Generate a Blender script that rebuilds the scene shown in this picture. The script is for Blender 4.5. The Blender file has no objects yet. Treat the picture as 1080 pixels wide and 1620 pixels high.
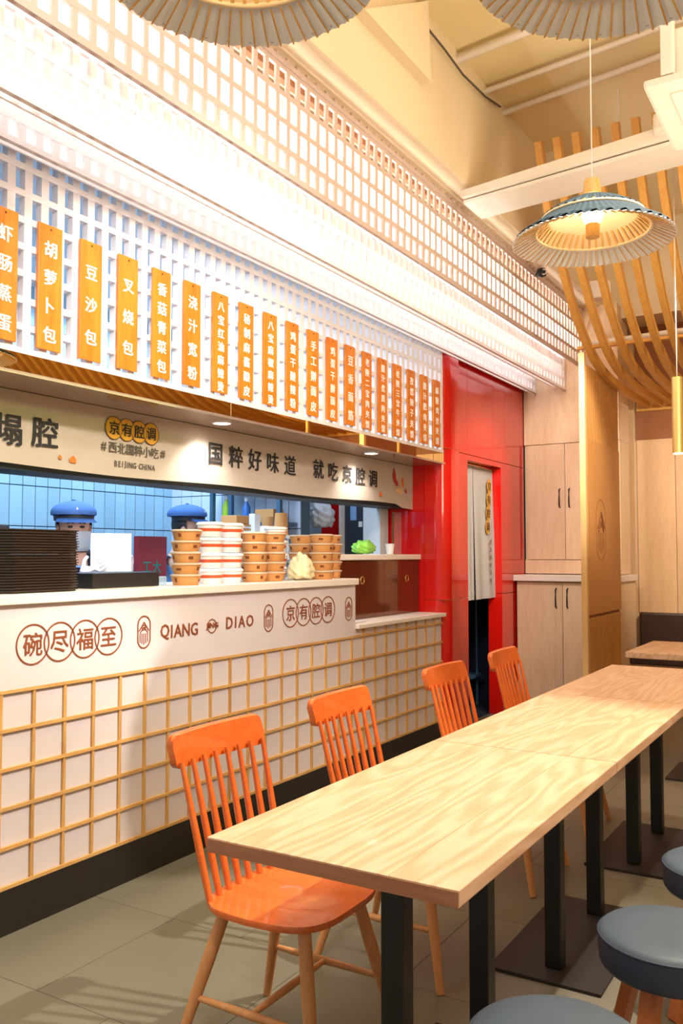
import bpy, bmesh, math, random
from mathutils import Vector, Matrix
random.seed(7)
PI = math.pi
SC = bpy.context.scene
COL = SC.collection

# ------------------------------------------------------------------ camera
cam_d = bpy.data.cameras.new('camera'); cam = bpy.data.objects.new('camera', cam_d); COL.objects.link(cam)
cam_d.sensor_fit = 'VERTICAL'; cam_d.sensor_height = 36.0; cam_d.lens = 1383/1620*36; cam_d.clip_start = .02
H = 1.30
RR = ((0.85579035, -0.02503256, -0.5167168), (0.5173228, 0.04141055, 0.85478786), (0.0, -0.99882858, 0.04838866))
cam.matrix_world = Matrix(((RR[0][0], -RR[0][1], -RR[0][2], 0), (RR[1][0], -RR[1][1], -RR[1][2], 0),
                           (RR[2][0], -RR[2][1], -RR[2][2], H), (0, 0, 0, 1)))
SC.camera = cam

# ------------------------------------------------------------------ world, view
w = bpy.data.worlds.new('world'); SC.world = w; w.use_nodes = True
w.node_tree.nodes['Background'].inputs[0].default_value = (1.0, .93, .86, 1)
w.node_tree.nodes['Background'].inputs[1].default_value = .40
SC.view_settings.view_transform = 'Standard'; SC.view_settings.look = 'None'
SC.view_settings.exposure = 0.12; SC.view_settings.gamma = 1.0; SC.view_settings.use_curve_mapping = False

def light(name, kind, loc, power, col=(1, 1, 1), aim=None, size=.1, size_y=None, angle=60, blend=.3):
    d = bpy.data.lights.new(name, kind); d.energy = power; d.color = col
    if kind == 'AREA':
        d.size = size
        if size_y: d.shape = 'RECTANGLE'; d.size_y = size_y
    else:
        d.shadow_soft_size = size
        if kind == 'SPOT': d.spot_size = math.radians(angle); d.spot_blend = blend
    o = bpy.data.objects.new(name, d); COL.objects.link(o); o.location = loc
    if aim is not None:
        o.rotation_euler = (Vector(aim)-Vector(loc)).to_track_quat('-Z', 'Y').to_euler()
    return o

WARM = (1, .84, .62); COOL = (.55, .76, 1.0); NEUT = (1, .95, .9)
# ambient fill for the dining room: area lights added under the ceiling, out of view
light('ceiling_fill', 'AREA', (.9, 2.2, 3.98), 40, (1, .93, .84), (.7, 2.2, 0), 1.4, 4.2)
light('ceiling_fill', 'AREA', (-.4, -.2, 3.98), 36, (1, .93, .86), (-1.2, 1, 0), 1.6, 1.6)
# led strips inside the stepped lattice
LED = (1, .97, .96)
light('led_strip', 'AREA', (-2.13, 3.95, 2.90), 4.5, LED, (-2.19, 3.95, 2.2), 6.6, .04)
light('led_strip', 'AREA', (-2.125, 3.95, 2.96), 34, LED, (-2.17, 3.95, 3.5), 6.6, .04)
light('led_strip', 'AREA', (-2.36, 3.95, 2.98), 8, LED, (-2.42, 3.95, 2.2), 6.6, .04)
light('led_strip', 'AREA', (-2.245, 3.95, 3.33), 6, LED, (-2.250, 3.95, 2.0), 6.6, .03)
light('led_strip', 'AREA', (-2.245, 3.95, 2.73), 3, LED, (-2.250, 3.95, 4.0), 6.6, .03)
light('led_strip', 'AREA', (-2.505, 3.95, 3.02), 4, LED, (-2.510, 3.95, 2.0), 6.6, .03)
light('led_strip', 'AREA', (-2.505, 3.95, 2.73), 2.2, LED, (-2.510, 3.95, 4.0), 6.6, .03)
# warm fill added out of view to brighten the high ceiling
light('ceiling_up_fill', 'AREA', (.9, 3.2, 2.75), 78, (1, .89, .66), (.3, 3.6, 4.1), .6, 4.5)
light('ceiling_up_fill', 'AREA', (-.6, .6, 3.0), 12, (1, .90, .70), (-.9, 1.6, 4.1), .4, 1.6)
# track spots on tables and counter, mixed with added fill spots
light('track_and_fill_spot', 'SPOT', (.35, 2.9, 3.7), 560, (1, .90, .80), (-1.25, 2.0, .5), .03, angle=52, blend=.35)
light('track_and_fill_spot', 'SPOT', (.2, 4.4, 3.7), 190, (1, .88, .74), (-.9, 3.9, .7), .05, angle=50, blend=.5)
light('track_and_fill_spot', 'SPOT', (-.2, .4, 3.7), 150, (1, .93, .88), (-2.5, 3.0, .9), .08, angle=70, blend=.6)
light('track_and_fill_spot', 'SPOT', (-1.72, 5.2, 2.75), 85, (1, .90, .78), (-2.15, 7.35, 1.5), .06, angle=62, blend=.6)  # fill added to brighten the oak cupboard
light('track_and_fill_spot', 'SPOT', (-.5, 4.6, 3.2), 300, (1, .93, .86), (-2.6, 6.6, 1.4), .06, angle=34, blend=.6)  # fill added to brighten the doorway curtain
light('track_and_fill_spot', 'SPOT', (-.4, 1.9, 2.9), 230, (1, .93, .88), (-2.8, 3.0, 1.75), .10, angle=56, blend=.7)  # extra front fill added for the banner
light('track_and_fill_spot', 'SPOT', (-.4, 6.0, 2.5), 120, (1, .88, .72), (-1.1, 7.9, 1.75), .06, angle=70, blend=.6)
light('track_and_fill_spot', 'SPOT', (-.2, 5.2, 3.7), 60, (1, .82, .55), (-1.0, 6.4, 3.0), .06, angle=80, blend=.6)
# kitchen
light('kitchen_panel', 'AREA', (-3.6, 3.6, 2.84), 95, COOL, (-3.6, 3.6, 0), 1.1, 3.0)
light('worker_face_fill', 'AREA', (-3.12, 2.9, 1.75), 5, (.9, .94, 1), (-3.6, 3.2, 1.4), .12, .9)  # fill added for the worker's face, hidden behind the banner
light('passage_lamp', 'POINT', (-3.4, 6.6, 2.1), 7, COOL, size=.1)
light('passage_lamp', 'POINT', (-2.95, 5.25, 2.3), 6, (.9, .92, 1), size=.1)
# greenish area light added in front of the bar to tint the floor
light('floor_tint_fill', 'AREA', (-2.2, 1.9, 2.0), 8, (.80, 1, .35), (-2.25, 1.9, 0), 2.6, .1)

# ------------------------------------------------------------------ materials
def lin(c): return tuple(((v/255)/12.92 if v/255 <= .04045 else ((v/255+.055)/1.055)**2.4) for v in c)
def nodes(name):
    m = bpy.data.materials.new(name); m.use_nodes = True
    nt = m.node_tree; b = nt.nodes['Principled BSDF']; return m, nt, b
def plain(name, rgb, rough=.5, metal=0., var=.05, scale=12., bump=.0, spec=.5, coat=0., trans=0., emis=None, es=0., alpha=1.):
    m, nt, b = nodes(name); c = lin(rgb)
    tc = nt.nodes.new('ShaderNodeTexCoord'); n = nt.nodes.new('ShaderNodeTexNoise'); n.inputs['Scale'].default_value = scale
    n.inputs['Detail'].default_value = 4
    nt.links.new(tc.outputs['Object'], n.inputs['Vector'])
    r = nt.nodes.new('ShaderNodeMix'); r.data_type = 'RGBA'
    r.inputs[6].default_value = (*[v*(1-var) for v in c], 1); r.inputs[7].default_value = (*[min(1, v*(1+var)) for v in c], 1)
    nt.links.new(n.outputs['Fac'], r.inputs[0]); nt.links.new(r.outputs[2], b.inputs['Base Color'])
    b.inputs['Roughness'].default_value = rough; b.inputs['Metallic'].default_value = metal
    b.inputs['Specular IOR Level'].default_value = spec; b.inputs['Coat Weight'].default_value = coat
    b.inputs['Transmission Weight'].default_value = trans; b.inputs['Alpha'].default_value = alpha
    if emis: b.inputs['Emission Color'].default_value = (*lin(emis), 1); b.inputs['Emission Strength'].default_value = es
    if bump:
        bp = nt.nodes.new('ShaderNodeBump'); bp.inputs['Strength'].default_value = bump; bp.inputs['Distance'].default_value = .01
        nt.links.new(n.outputs['Fac'], bp.inputs['Height']); nt.links.new(bp.outputs[0], b.inputs['Normal'])
    return m
def wood(name, light_rgb, dark_rgb, axis='Y', scale=3., rough=.45, dist=3., ring=6., coat=0., rand=.12, mix=.5, fine=1.):
    """wood grain: cathedral rings from a distorted wave plus fine streaks, running along one axis"""
    m, nt, b = nodes(name); N = nt.nodes.new; L = nt.links.new
    tc = N('ShaderNodeTexCoord'); mp = N('ShaderNodeMapping'); oi = N('ShaderNodeObjectInfo')
    s = {'X': (.12, 1, 1), 'Y': (1, .12, 1), 'Z': (1, 1, .12)}[axis]
    mp.inputs['Scale'].default_value = [v*scale for v in s]
    L(tc.outputs['Object'], mp.inputs['Vector'])
    sh = N('ShaderNodeVectorMath'); sh.operation = 'MULTIPLY_ADD'
    L(oi.outputs['Random'], sh.inputs[0]); sh.inputs[1].default_value = (13, 17, 11); L(mp.outputs[0], sh.inputs[2])
    n1 = N('ShaderNodeTexNoise'); n1.inputs['Scale'].default_value = 1.6; n1.inputs['Detail'].default_value = 3; L(sh.outputs[0], n1.inputs['Vector'])
    sn = N('ShaderNodeMath'); sn.operation = 'MULTIPLY'; L(n1.outputs['Fac'], sn.inputs[0]); sn.inputs[1].default_value = ring*6
    si = N('ShaderNodeMath'); si.operation = 'SINE'; L(sn.outputs[0], si.inputs[0])
    n2 = N('ShaderNodeTexNoise'); n2.inputs['Scale'].default_value = 30; n2.inputs['Detail'].default_value = 5; L(sh.outputs[0], n2.inputs['Vector'])
    mx = N('ShaderNodeMath'); mx.operation = 'MULTIPLY_ADD'; L(si.outputs[0], mx.inputs[0]); mx.inputs[1].default_value = .22*mix*2; fm = N('ShaderNodeMath'); fm.operation = 'MULTIPLY_ADD'; L(n2.outputs['Fac'], fm.inputs[0]); fm.inputs[1].default_value = fine; fm.inputs[2].default_value = .5*(1-fine); L(fm.outputs[0], mx.inputs[2])
    rp = N('ShaderNodeMapRange'); L(mx.outputs[0], rp.inputs[0]); rp.inputs[1].default_value = .1; rp.inputs[2].default_value = .9
    c = N('ShaderNodeMix'); c.data_type = 'RGBA'; c.inputs[6].default_value = (*lin(dark_rgb), 1); c.inputs[7].default_value = (*lin(light_rgb), 1)
    L(rp.outputs[0], c.inputs[0])
    hs = N('ShaderNodeHueSaturation'); L(c.outputs[2], hs.inputs['Color'])
    mr = N('ShaderNodeMapRange'); L(oi.outputs['Random'], mr.inputs[0]); mr.inputs[3].default_value = 1-rand; mr.inputs[4].default_value = 1+rand*.6
    L(mr.outputs[0], hs.inputs['Value']); L(hs.outputs[0], b.inputs['Base Color'])
    bp = N('ShaderNodeBump'); bp.inputs['Strength'].default_value = .08; bp.inputs['Distance'].default_value = .004
    L(n2.outputs['Fac'], bp.inputs['Height']); L(bp.outputs[0], b.inputs['Normal'])
    b.inputs['Roughness'].default_value = rough; b.inputs['Coat Weight'].default_value = coat
    return m
def glow(name, rgb, s):
    m, nt, b = nodes(name); b.inputs['Base Color'].default_value = (*lin(rgb), 1)
    b.inputs['Emission Color'].default_value = (*lin(rgb), 1); b.inputs['Emission Strength'].default_value = s; return m

M = dict(
    white=plain('white_lacquer', (236, 228, 226), .45),
    backing=plain('white_backing', (250, 248, 248), .6),
    lattice3=plain('shaded_pinkish_lacquer', (210, 187, 176), .5),  # shade on the front face is put into this pinkish colour
    panel=plain('counter_white', (222, 212, 213), .4, coat=.1),
    quartz=plain('white_quartz', (240, 228, 216), .3, scale=60, var=.04),
    kick=plain('black_kick', (34, 30, 27), .45, var=.15),
    strip=wood('pale_strip_wood', (226, 180, 112), (205, 150, 84), 'Y', 8, .5),
    stripz=wood('pale_strip_wood_upright', (226, 180, 112), (196, 140, 76), 'Z', 8, .5),
    table=wood('ash_table_wood', (216, 178, 144), (194, 148, 110), 'Y', 3.0, .46, ring=15, coat=.08, rand=.06, mix=.62, fine=.6),
    tedge=wood('ash_edge_wood', (186, 128, 92), (160, 104, 72), 'X', 5, .4, rand=.03),
    orange=wood('orange_stained_wood', (230, 118, 48), (212, 92, 28), 'X', 5, .28, coat=.5, rand=.03, mix=.25),
    leg=wood('natural_beech', (222, 160, 104), (202, 134, 80), 'Z', 6, .45, rand=.05, mix=.25),
    stleg=wood('orange_beech', (205, 125, 66), (180, 100, 48), 'Z', 6, .45, rand=.05, mix=.25),
    plaque=wood('orange_pine_plaque', (238, 146, 46), (218, 112, 20), 'Z', 3.2, .38, coat=.2, rand=.09, mix=.35),
    cab=wood('pale_oak_laminate', (240, 212, 178), (222, 186, 146), 'Z', 4, .5, rand=.05, mix=.25),
    rib=wood('honey_bent_wood', (226, 170, 88), (204, 140, 60), 'Z', 5, .45, rand=.08, mix=.25),
    fin=wood('honey_slat_wood', (222, 160, 88), (205, 138, 68), 'Z', 5, .5, rand=.04, mix=.2),
    finedge=wood('pale_edge_wood', (236, 194, 130), (222, 176, 112), 'Z', 5, .5, rand=.02, mix=.2),
    wallwood=wood('veneer_wall', (228, 190, 146), (212, 168, 122), 'Z', 3, .5, rand=.05, mix=.2),
    brownwood=plain('brown_paint', (150, 92, 52), .6, var=.15),
    red=plain('red_gloss_tile', (208, 22, 14), .16, var=.05, coat=.6, scale=3),
    redglass=plain('red_glass', (205, 14, 14), .06, var=.05, coat=.8, scale=3),
    ceil=plain('cream_ceiling', (232, 212, 162), .85, var=.06, scale=1.6, bump=.1),
    beam=plain('cream_beam', (232, 212, 178), .8, var=.03, scale=2),
    pipe=plain('white_paint_metal', (226, 214, 200), .55, var=.05),
    black=plain('black_steel', (24, 23, 22), .42, var=.1),
    plate=plain('dark_plate', (40, 31, 31), .6, var=.15),
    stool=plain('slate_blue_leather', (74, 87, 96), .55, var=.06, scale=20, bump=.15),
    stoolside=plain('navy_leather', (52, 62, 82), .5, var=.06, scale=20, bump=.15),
    bench=plain('brown_leather', (58, 36, 28), .4, var=.08),
    cloth=plain('cotton_banner', (246, 226, 206), .9, var=.03, scale=3),
    noren=plain('noren_cotton', (240, 232, 220), .9, var=.03, scale=3),
    ink=plain('black_ink', (38, 34, 34), .8, var=0), inkgrey=plain('grey_ink', (92, 80, 70), .8, var=0),
    brownink=plain('bronze_lettering', (150, 84, 52), .45, metal=.2, var=.08),
    goldink=plain('ochre_print', (203, 146, 40), .8, var=.04), darkbrown=plain('dark_brown_print', (84, 46, 20), .8, var=0),
    orangeink=plain('orange_print', (226, 112, 40), .8, var=.1), redink=plain('red_print', (176, 52, 34), .8, var=.2),
    chilliink=plain('pale_brush_print', (214, 170, 120), .8, var=.2),
    whiteink=plain('white_paint', (250, 246, 240), .6, var=0),
    mirror=plain('gold_mirror', (236, 214, 160), .012, metal=1., var=.02),
    soffit=plain('glossy_soffit', (190, 168, 155), .12, metal=.55, var=.02),
    brass=plain('brass', (225, 180, 110), .25, metal=1.),
    tile=plain('white_wall_tile', (150, 184, 202), .2, var=.05, scale=5), grout=plain('dark_grout', (60, 82, 100), .8),
    tilewhite=plain('pale_wall_tile', (206, 216, 232), .25, var=.04, scale=5),
    kwall=plain('kitchen_wall', (206, 214, 222), .7), kdark=plain('kitchen_dark', (40, 48, 62), .6),
    steel=plain('stainless', (120, 150, 170), .35, metal=.6), steelblue=plain('blue_steel_shelf', (70, 104, 130), .4, metal=.3),
    bronze=plain('bronze_mirror_door', (112, 52, 26), .12, metal=.35, var=.12, scale=2, coat=.5),
    kraft=plain('kraft_paper', (208, 146, 84), .7, var=.06), kraftprint=plain('kraft_print', (122, 62, 30), .8),
    tub=plain('white_tub', (240, 236, 232), .35), tubstripe=plain('orange_stripe', (212, 84, 40), .5),
    lid=plain('clear_lid', (226, 200, 172), .2, alpha=.75), lidwhite=plain('white_lid', (242, 238, 234), .3),
    tray=plain('dark_brown_tray', (46, 32, 24), .5, var=.1), blackbox=plain('black_plastic', (30, 26, 26), .45),
    paper=plain('white_paper', (214, 210, 208), .7), bag=plain('white_plastic_film', (228, 232, 240), .3, alpha=.8),
    ybag=plain('cream_plastic_film', (236, 222, 176), .35, var=.12, scale=22, bump=.8), gbag=plain('green_plastic_film', (140, 205, 80), .35, var=.25, scale=18),
    teal=plain('teal_fabric', (30, 52, 62), .8, var=.1), shade=plain('grey_white_fabric', (232, 236, 238), .85, var=.04, trans=.0),
    bamboo=wood('bamboo_rod', (232, 186, 108), (214, 160, 84), 'Z', 20, .5), cream=plain('cream_wood_ring', (240, 216, 170), .6),
    cap=plain('blue_denim', (60, 96, 150), .85, var=.12, scale=40), capband=plain('dark_leather_band', (30, 28, 34), .6),
    skin=plain('skin', (214, 158, 132), .55, var=.04), mask=plain('white_mask', (232, 234, 238), .8, var=.02),
    hair=plain('black_hair', (24, 20, 20), .6), dark_lintel=plain('dark_teal_lintel', (24, 38, 44), .6), navy=plain('navy_cloth', (28, 34, 54), .85), ltblue=plain('pale_blue_cloth', (130, 170, 215), .85),
    glove=plain('clear_glove', (222, 214, 222), .25, var=.06, scale=30), eye=plain('eye_dark', (30, 22, 20), .2),
    floor=plain('stone_tile', (118, 112, 97), .38, var=.13, scale=2.2), floorgrout=plain('floor_grout', (138, 132, 116), .8),
    lime=plain('lime_bottle', (170, 205, 40), .3), blueliquid=plain('blue_bottle', (70, 120, 190), .25),
    maroon=plain('maroon_card', (120, 24, 38), .6), tealink=plain('teal_print', (20, 110, 104), .7),
    clear=plain('clear_plastic', (180, 210, 230), .1, alpha=.55), glass=plain('window_glass', (220, 235, 235), .02, alpha=.12),
    bulb=glow('bulb_light', (255, 236, 200), 12), led=glow('downlight_lens', (255, 250, 240), 14), tube=glow('tube_lens', (255, 236, 190), 6),
    goldtube=plain('champagne_tube', (226, 200, 120), .3, metal=.5),
    magenta=plain('dark_bluepaint', (28, 40, 66), .6), curtain=plain('navy_drape', (36, 44, 78), .7),
)
M['floor'].node_tree.nodes['Principled BSDF']
# floor tile: random per tile tint
def tint_by_object(m, amt):
    nt = m.node_tree; b = nt.nodes['Principled BSDF']; src = b.inputs['Base Color'].links[0].from_socket
    oi = nt.nodes.new('ShaderNodeObjectInfo'); mr = nt.nodes.new('ShaderNodeMapRange'); hs = nt.nodes.new('ShaderNodeHueSaturation')
    mr.inputs[3].default_value = 1-amt; mr.inputs[4].default_value = 1+amt*.5
    nt.links.new(oi.outputs['Random'], mr.inputs[0]); nt.links.new(mr.outputs[0], hs.inputs['Value'])
    nt.links.new(src, hs.inputs['Color']); nt.links.new(hs.outputs[0], b.inputs['Base Color'])
for k, a in (('floor', .10), ('tile', .10), ('tilewhite', .05)): tint_by_object(M[k], a)

# ------------------------------------------------------------------ builders
WP = {}          # world position of roots and parts (no rotation while building)
def tag(o, label=None, cat=None, group=None, kind=None):
    if label: o['label'] = label
    if cat: o['category'] = cat
    if group: o['group'] = group
    if kind: o['kind'] = kind
    return o
def empty(name, loc, label=None, cat=None, group=None, kind=None):
    o = bpy.data.objects.new(name, None); o.empty_display_size = .05; COL.objects.link(o); o.location = loc
    WP[o] = Vector(loc); return tag(o, label, cat, group, kind)
def link(name, me, parent=None, world=(0, 0, 0)):
    o = bpy.data.objects.new(name, me); COL.objects.link(o); wv = Vector(world)
    if parent is not None: o.parent = parent; o.location = wv-WP[parent]
    else: o.location = wv
    WP[o] = wv; return o
class MB:
    def __init__(s): s.bm = bmesh.new()
    def box(s, lo, hi, bevel=0.):
        lo, hi = Vector(lo), Vector(hi); c = (lo+hi)/2; d = hi-lo
        t = bmesh.new(); bmesh.ops.create_cube(t, size=1)
        for v in t.verts: v.co = Vector((v.co.x*d.x, v.co.y*d.y, v.co.z*d.z))+c
        if bevel: bmesh.ops.bevel(t, geom=list(t.edges), offset=bevel, segments=2, affect='EDGES', profile=.6)
        s.add(t); return s
    def add(s, t, mat=None):
        if mat is not None: bmesh.ops.transform(t, matrix=mat, verts=t.verts)
        me = bpy.data.meshes.new('tmp'); t.to_mesh(me); t.free(); s.bm.from_mesh(me); bpy.data.meshes.remove(me); return s
    def cyl(s, a, b, r1, r2=None, n=16, caps=True):
        a, b = Vector(a), Vector(b); r2 = r1 if r2 is None else r2; d = b-a
        t = bmesh.new(); bmesh.ops.create_cone(t, cap_ends=caps, segments=n, radius1=r1, radius2=r2, depth=d.length)
        q = d.to_track_quat('Z', 'Y').to_matrix().to_4x4(); q.translation = (a+b)/2
        return s.add(t, q)
    def lathe(s, prof, c=(0, 0, 0), n=32, wob=None, close=False):
        rings = []
        for (r, z) in prof:
            ring = []
            for k in range(n):
                a = 2*PI*k/n; rr, zz = (r, z) if wob is None else wob(r, z, k)
                ring.append(s.bm.verts.new((c[0]+rr*math.cos(a), c[1]+rr*math.sin(a), c[2]+zz)))
            rings.append(ring)
        pr = list(zip(rings, rings[1:]))
        if close: pr.append((rings[-1], rings[0]))
        for A, B in pr:
            for k in range(n):
                f = (A[k], A[(k+1) % n], B[(k+1) % n], B[k])
                try: s.bm.faces.new(f)
                except Exception: pass
        if not close:
            for ring, rz in ((rings[0], prof[0]), (rings[-1], prof[-1])):
                if rz[0] < 1e-4: pass
        return s
    def torus(s, c, R, r, axis='Z', n=32, m=8):
        t = bmesh.new(); rings = []
        for i in range(n):
            a = 2*PI*i/n; ring = []
            for j in range(m):
                b = 2*PI*j/m; rr = R+r*math.cos(b)
                p = Vector((rr*math.cos(a), rr*math.sin(a), r*math.sin(b)))
                if axis == 'X': p = Vector((p.z, p.x, p.y))
                if axis == 'Y': p = Vector((p.x, p.z, p.y))
                ring.append(t.verts.new(p+Vector(c)))
            rings.append(ring)
        for i in range(n):
            for j in range(m):
                t.faces.new((rings[i][j], rings[(i+1) % n][j], rings[(i+1) % n][(j+1) % m], rings[i][(j+1) % m]))
        return s.add(t)
    def prism(s, pts, axis, a, b):
        """polygon pts in the plane normal to axis, extruded from a to b"""
        def P(p, h): return {'X': (h, p[0], p[1]), 'Y': (p[0], h, p[1]), 'Z': (p[0], p[1], h)}[axis]
        A = [s.bm.verts.new(P(p, a)) for p in pts]; B = [s.bm.verts.new(P(p, b)) for p in pts]
        s.bm.faces.new(A); s.bm.faces.new(B[::-1]); n = len(pts)
        for k in range(n): s.bm.faces.new((A[k], B[k], B[(k+1) % n], A[(k+1) % n]))
        return s
    def sweep(s, path, hw, ht, side):
        """rectangular section (half width along side, half thickness in the path plane)"""
        side = Vector(side); rings = []
        P = [Vector(p) for p in path]
        for i, p in enumerate(P):
            d = (P[min(i+1, len(P)-1)]-P[max(i-1, 0)]).normalized(); nn = d.cross(side).normalized()
            rings.append([s.bm.verts.new(p+side*sx*hw+nn*sy*ht) for sx, sy in ((-1, -1), (1, -1), (1, 1), (-1, 1))])
        for A, B in zip(rings, rings[1:]):
            for k in range(4): s.bm.faces.new((A[k], A[(k+1) % 4], B[(k+1) % 4], B[k]))
        s.bm.faces.new(rings[0][::-1]); s.bm.faces.new(rings[-1]); return s
    def tube(s, path, r, n=8):
        P = [Vector(p) for p in path]
        R = r if isinstance(r, (list, tuple)) else [r]*len(P); rings = []
        up = Vector((.13, .2, 1)).normalized()
        for i, p in enumerate(P):
            d = (P[min(i+1, len(P)-1)]-P[max(i-1, 0)]).normalized()
            u = d.cross(up); u = u.normalized() if u.length > 1e-3 else Vector((1, 0, 0)); v = d.cross(u)
            rings.append([s.bm.verts.new(p+u*R[i]*math.cos(2*PI*k/n)+v*R[i]*math.sin(2*PI*k/n)) for k in range(n)])
        for A, B in zip(rings, rings[1:]):
            for k in range(n): s.bm.faces.new((A[k], A[(k+1) % n], B[(k+1) % n], B[k]))
        s.bm.faces.new(rings[0][::-1]); s.bm.faces.new(rings[-1]); return s
    def mesh(s, name, mat, origin=(0, 0, 0), smooth=None):
        bmesh.ops.recalc_face_normals(s.bm, faces=s.bm.faces)
        o = Vector(origin)
        for v in s.bm.verts: v.co -= o
        me = bpy.data.meshes.new(name); s.bm.to_mesh(me); s.bm.free()
        for mm in (mat if isinstance(mat, list) else [mat]): me.materials.append(mm)
        if smooth:
            for p in me.polygons: p.use_smooth = True
            if smooth != True: me.set_sharp_from_angle(angle=math.radians(smooth))
        return me
    def build(s, name, mat, parent=None, smooth=None, origin=None):
        if origin is None:
            xs = [v.co for v in s.bm.verts]
            origin = Vector(((min(v.x for v in xs)+max(v.x for v in xs))/2, (min(v.y for v in xs)+max(v.y for v in xs))/2, min(v.z for v in xs)))
        return link(name, s.mesh(name, mat, origin, smooth), parent, origin)
def box(name, lo, hi, mat, parent=None, bevel=0.): return MB().box(lo, hi, bevel).build(name, mat, parent)
def children(o): return [c for c in o.children]
def copy_tree(o, parent=None):
    c = o.copy(); COL.objects.link(c); c.parent = parent
    for ch in list(o.children): copy_tree(ch, c)
    return c
def struct(o): o['kind'] = 'structure'; return o

# text as real flat lettering; facing +x: text right = +y ; facing -y: text right = +x
ROT = {'+x': Matrix(((0, 0, 1), (1, 0, 0), (0, 1, 0))), '-y': Matrix(((1, 0, 0), (0, 0, -1), (0, 1, 0)))}
def text_mesh(txt, size, mat, extrude=.0006, bold=.0, facing='+x', wide=1.0, vertical=None, spacing=1.0):
    cu = bpy.data.curves.new('lettering', 'FONT')
    cu.body = '\n'.join(txt) if vertical else txt
    cu.size = size; cu.align_x = 'CENTER'; cu.align_y = 'CENTER'; cu.extrude = extrude; cu.resolution_u = 2
    cu.space_character = spacing
    if vertical: cu.space_line = vertical/size
    ob = bpy.data.objects.new('tmp', cu); COL.objects.link(ob)
    bpy.context.view_layer.update()
    dg = bpy.context.evaluated_depsgraph_get(); me = bpy.data.meshes.new_from_object(ob.evaluated_get(dg))
    bpy.data.objects.remove(ob); bpy.data.curves.remove(cu)
    me.materials.clear(); me.materials.append(mat)
    xs = [v.co.x for v in me.vertices] or [0]; ys = [v.co.y for v in me.vertices] or [0]
    cx, cy = (min(xs)+max(xs))/2, (min(ys)+max(ys))/2
    for v in me.vertices:
        p = Vector(((v.co.x-cx)*wide, v.co.y-cy, v.co.z)); v.co = ROT[facing] @ p
    if bold:
        bm = bmesh.new(); ax = Vector((0, 1, 0)) if facing == '+x' else Vector((1, 0, 0)); nn = Vector((1, 0, 0)) if facing == '+x' else Vector((0, -1, 0))
        for i, (a, b) in enumerate(((-1, -.5), (1, -.5), (0, 1), (0, 0))):
            k = me.copy(); k.transform(Matrix.Translation(ax*a*bold*.55+Vector((0, 0, b*bold*.45))+nn*i*.00004)); bm.from_mesh(k); bpy.data.meshes.remove(k)
        bm.to_mesh(me); bm.free()
    me.name = 'lettering'
    return me
def lettering(txt, loc, size, mat, parent, name='lettering', **k):
    return link(name, text_mesh(txt, size, mat, **k), parent, loc)
def char_row(txt, x, yc, z, adv, size, mat, parent, **k):
    n = len(txt); w = {'I': .55, 'J': .75, '·': .6, 'N': 1.1, 'G': 1.08, 'Q': 1.12, 'O': 1.12}
    ws = [w.get(c, 1.) for c in txt]; tot = sum(ws)*adv; y = yc-tot/2
    for c, q in zip(txt, ws):
        lettering(c, (x, y+q*adv/2, z), size, mat, parent, name='character', **k); y += q*adv
def ring_flat(mb, c, ro, ri, x0, x1, n=40, sy=1., sz=1.):
    """flat ring facing +x, centred (y,z), with thickness x0..x1"""
    a = []
    for k in range(n):
        t = 2*PI*k/n; a.append([mb.bm.verts.new((x, c[0]+r*math.cos(t)*sy, c[1]+r*math.sin(t)*sz)) for x, r in ((x0, ro), (x1, ro), (x1, ri), (x0, ri))])
    for k in range(n):
        A, B = a[k], a[(k+1) % n]
        for j in range(4): mb.bm.faces.new((A[j], A[(j+1) % 4], B[(j+1) % 4], B[j]))
def disc(mb, c, r, x0, x1, n=28, sy=1., sz=1.):
    mb.prism([(c[0]+r*math.cos(2*PI*k/n)*sy, c[1]+r*math.sin(2*PI*k/n)*sz) for k in range(n)], 'X', x0, x1)

# ================================================================== STRUCTURE
XW = -2.56           # front plane of the bar
YE = 5.62            # end of the bar opening
YC = 7.35            # face of the tall cupboard
fl = struct(box('floor', (-5, -1.5, -.05), (2.6, 8.2, -.004), M['floorgrout']))
ts = .60
tm = MB().box((0, 0, -.004), (ts-.0022, ts-.0022, 0)).mesh('tile', M['floor'])
for i in range(-5, 5):
    for j in range(-2, 14):
        x0, y0 = i*ts-.06+.3*(j % 2), j*ts+.02
        if x0+ts < -2.56 or x0 > 2.2 or y0 > 7.6: continue
        link('tile', tm, fl, (x0, y0, 0))
pl = MB().box((0, 0, 0), (.148, .9, .002)).mesh('plank', M['floor'])

ce = struct(box('ceiling', (-5, -1.5, 4.1), (2.6, 8.2, 4.2), M['ceil']))
struct(box('wall_back', (-3.1, 7.9, 0), (2.6, 8.05, 4.1), M['wallwood']))
struct(box('wall_right', (2.5, -1.5, 0), (2.6, 8.2, 4.1), M['beam']))
# bulkhead above the lattice and the beam across the back
bk = struct(box('trim_1', (-3.1, -1.5, 3.39), (-1.9, 7.75, 4.1), M['beam']))
struct(box('trim_2', (-1.9, 7.5, 3.3), (2.6, 7.9, 4.1), M['beam']))
struct(box('trim_3', (-2.16, -1.5, 3.36), (-2.13, 7.7, 3.39), M['brownwood']))
MB().prism([(3.24, 3.69), (3.89, 4.09), (3.92, 3.685)], 'X', -1.90, -1.84).build('beam_haunch', M['beam'], bk)
box('pilaster', (-1.9, 5.85, 3.39), (-1.80, 6.0, 4.1), M['beam'], bk)

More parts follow.
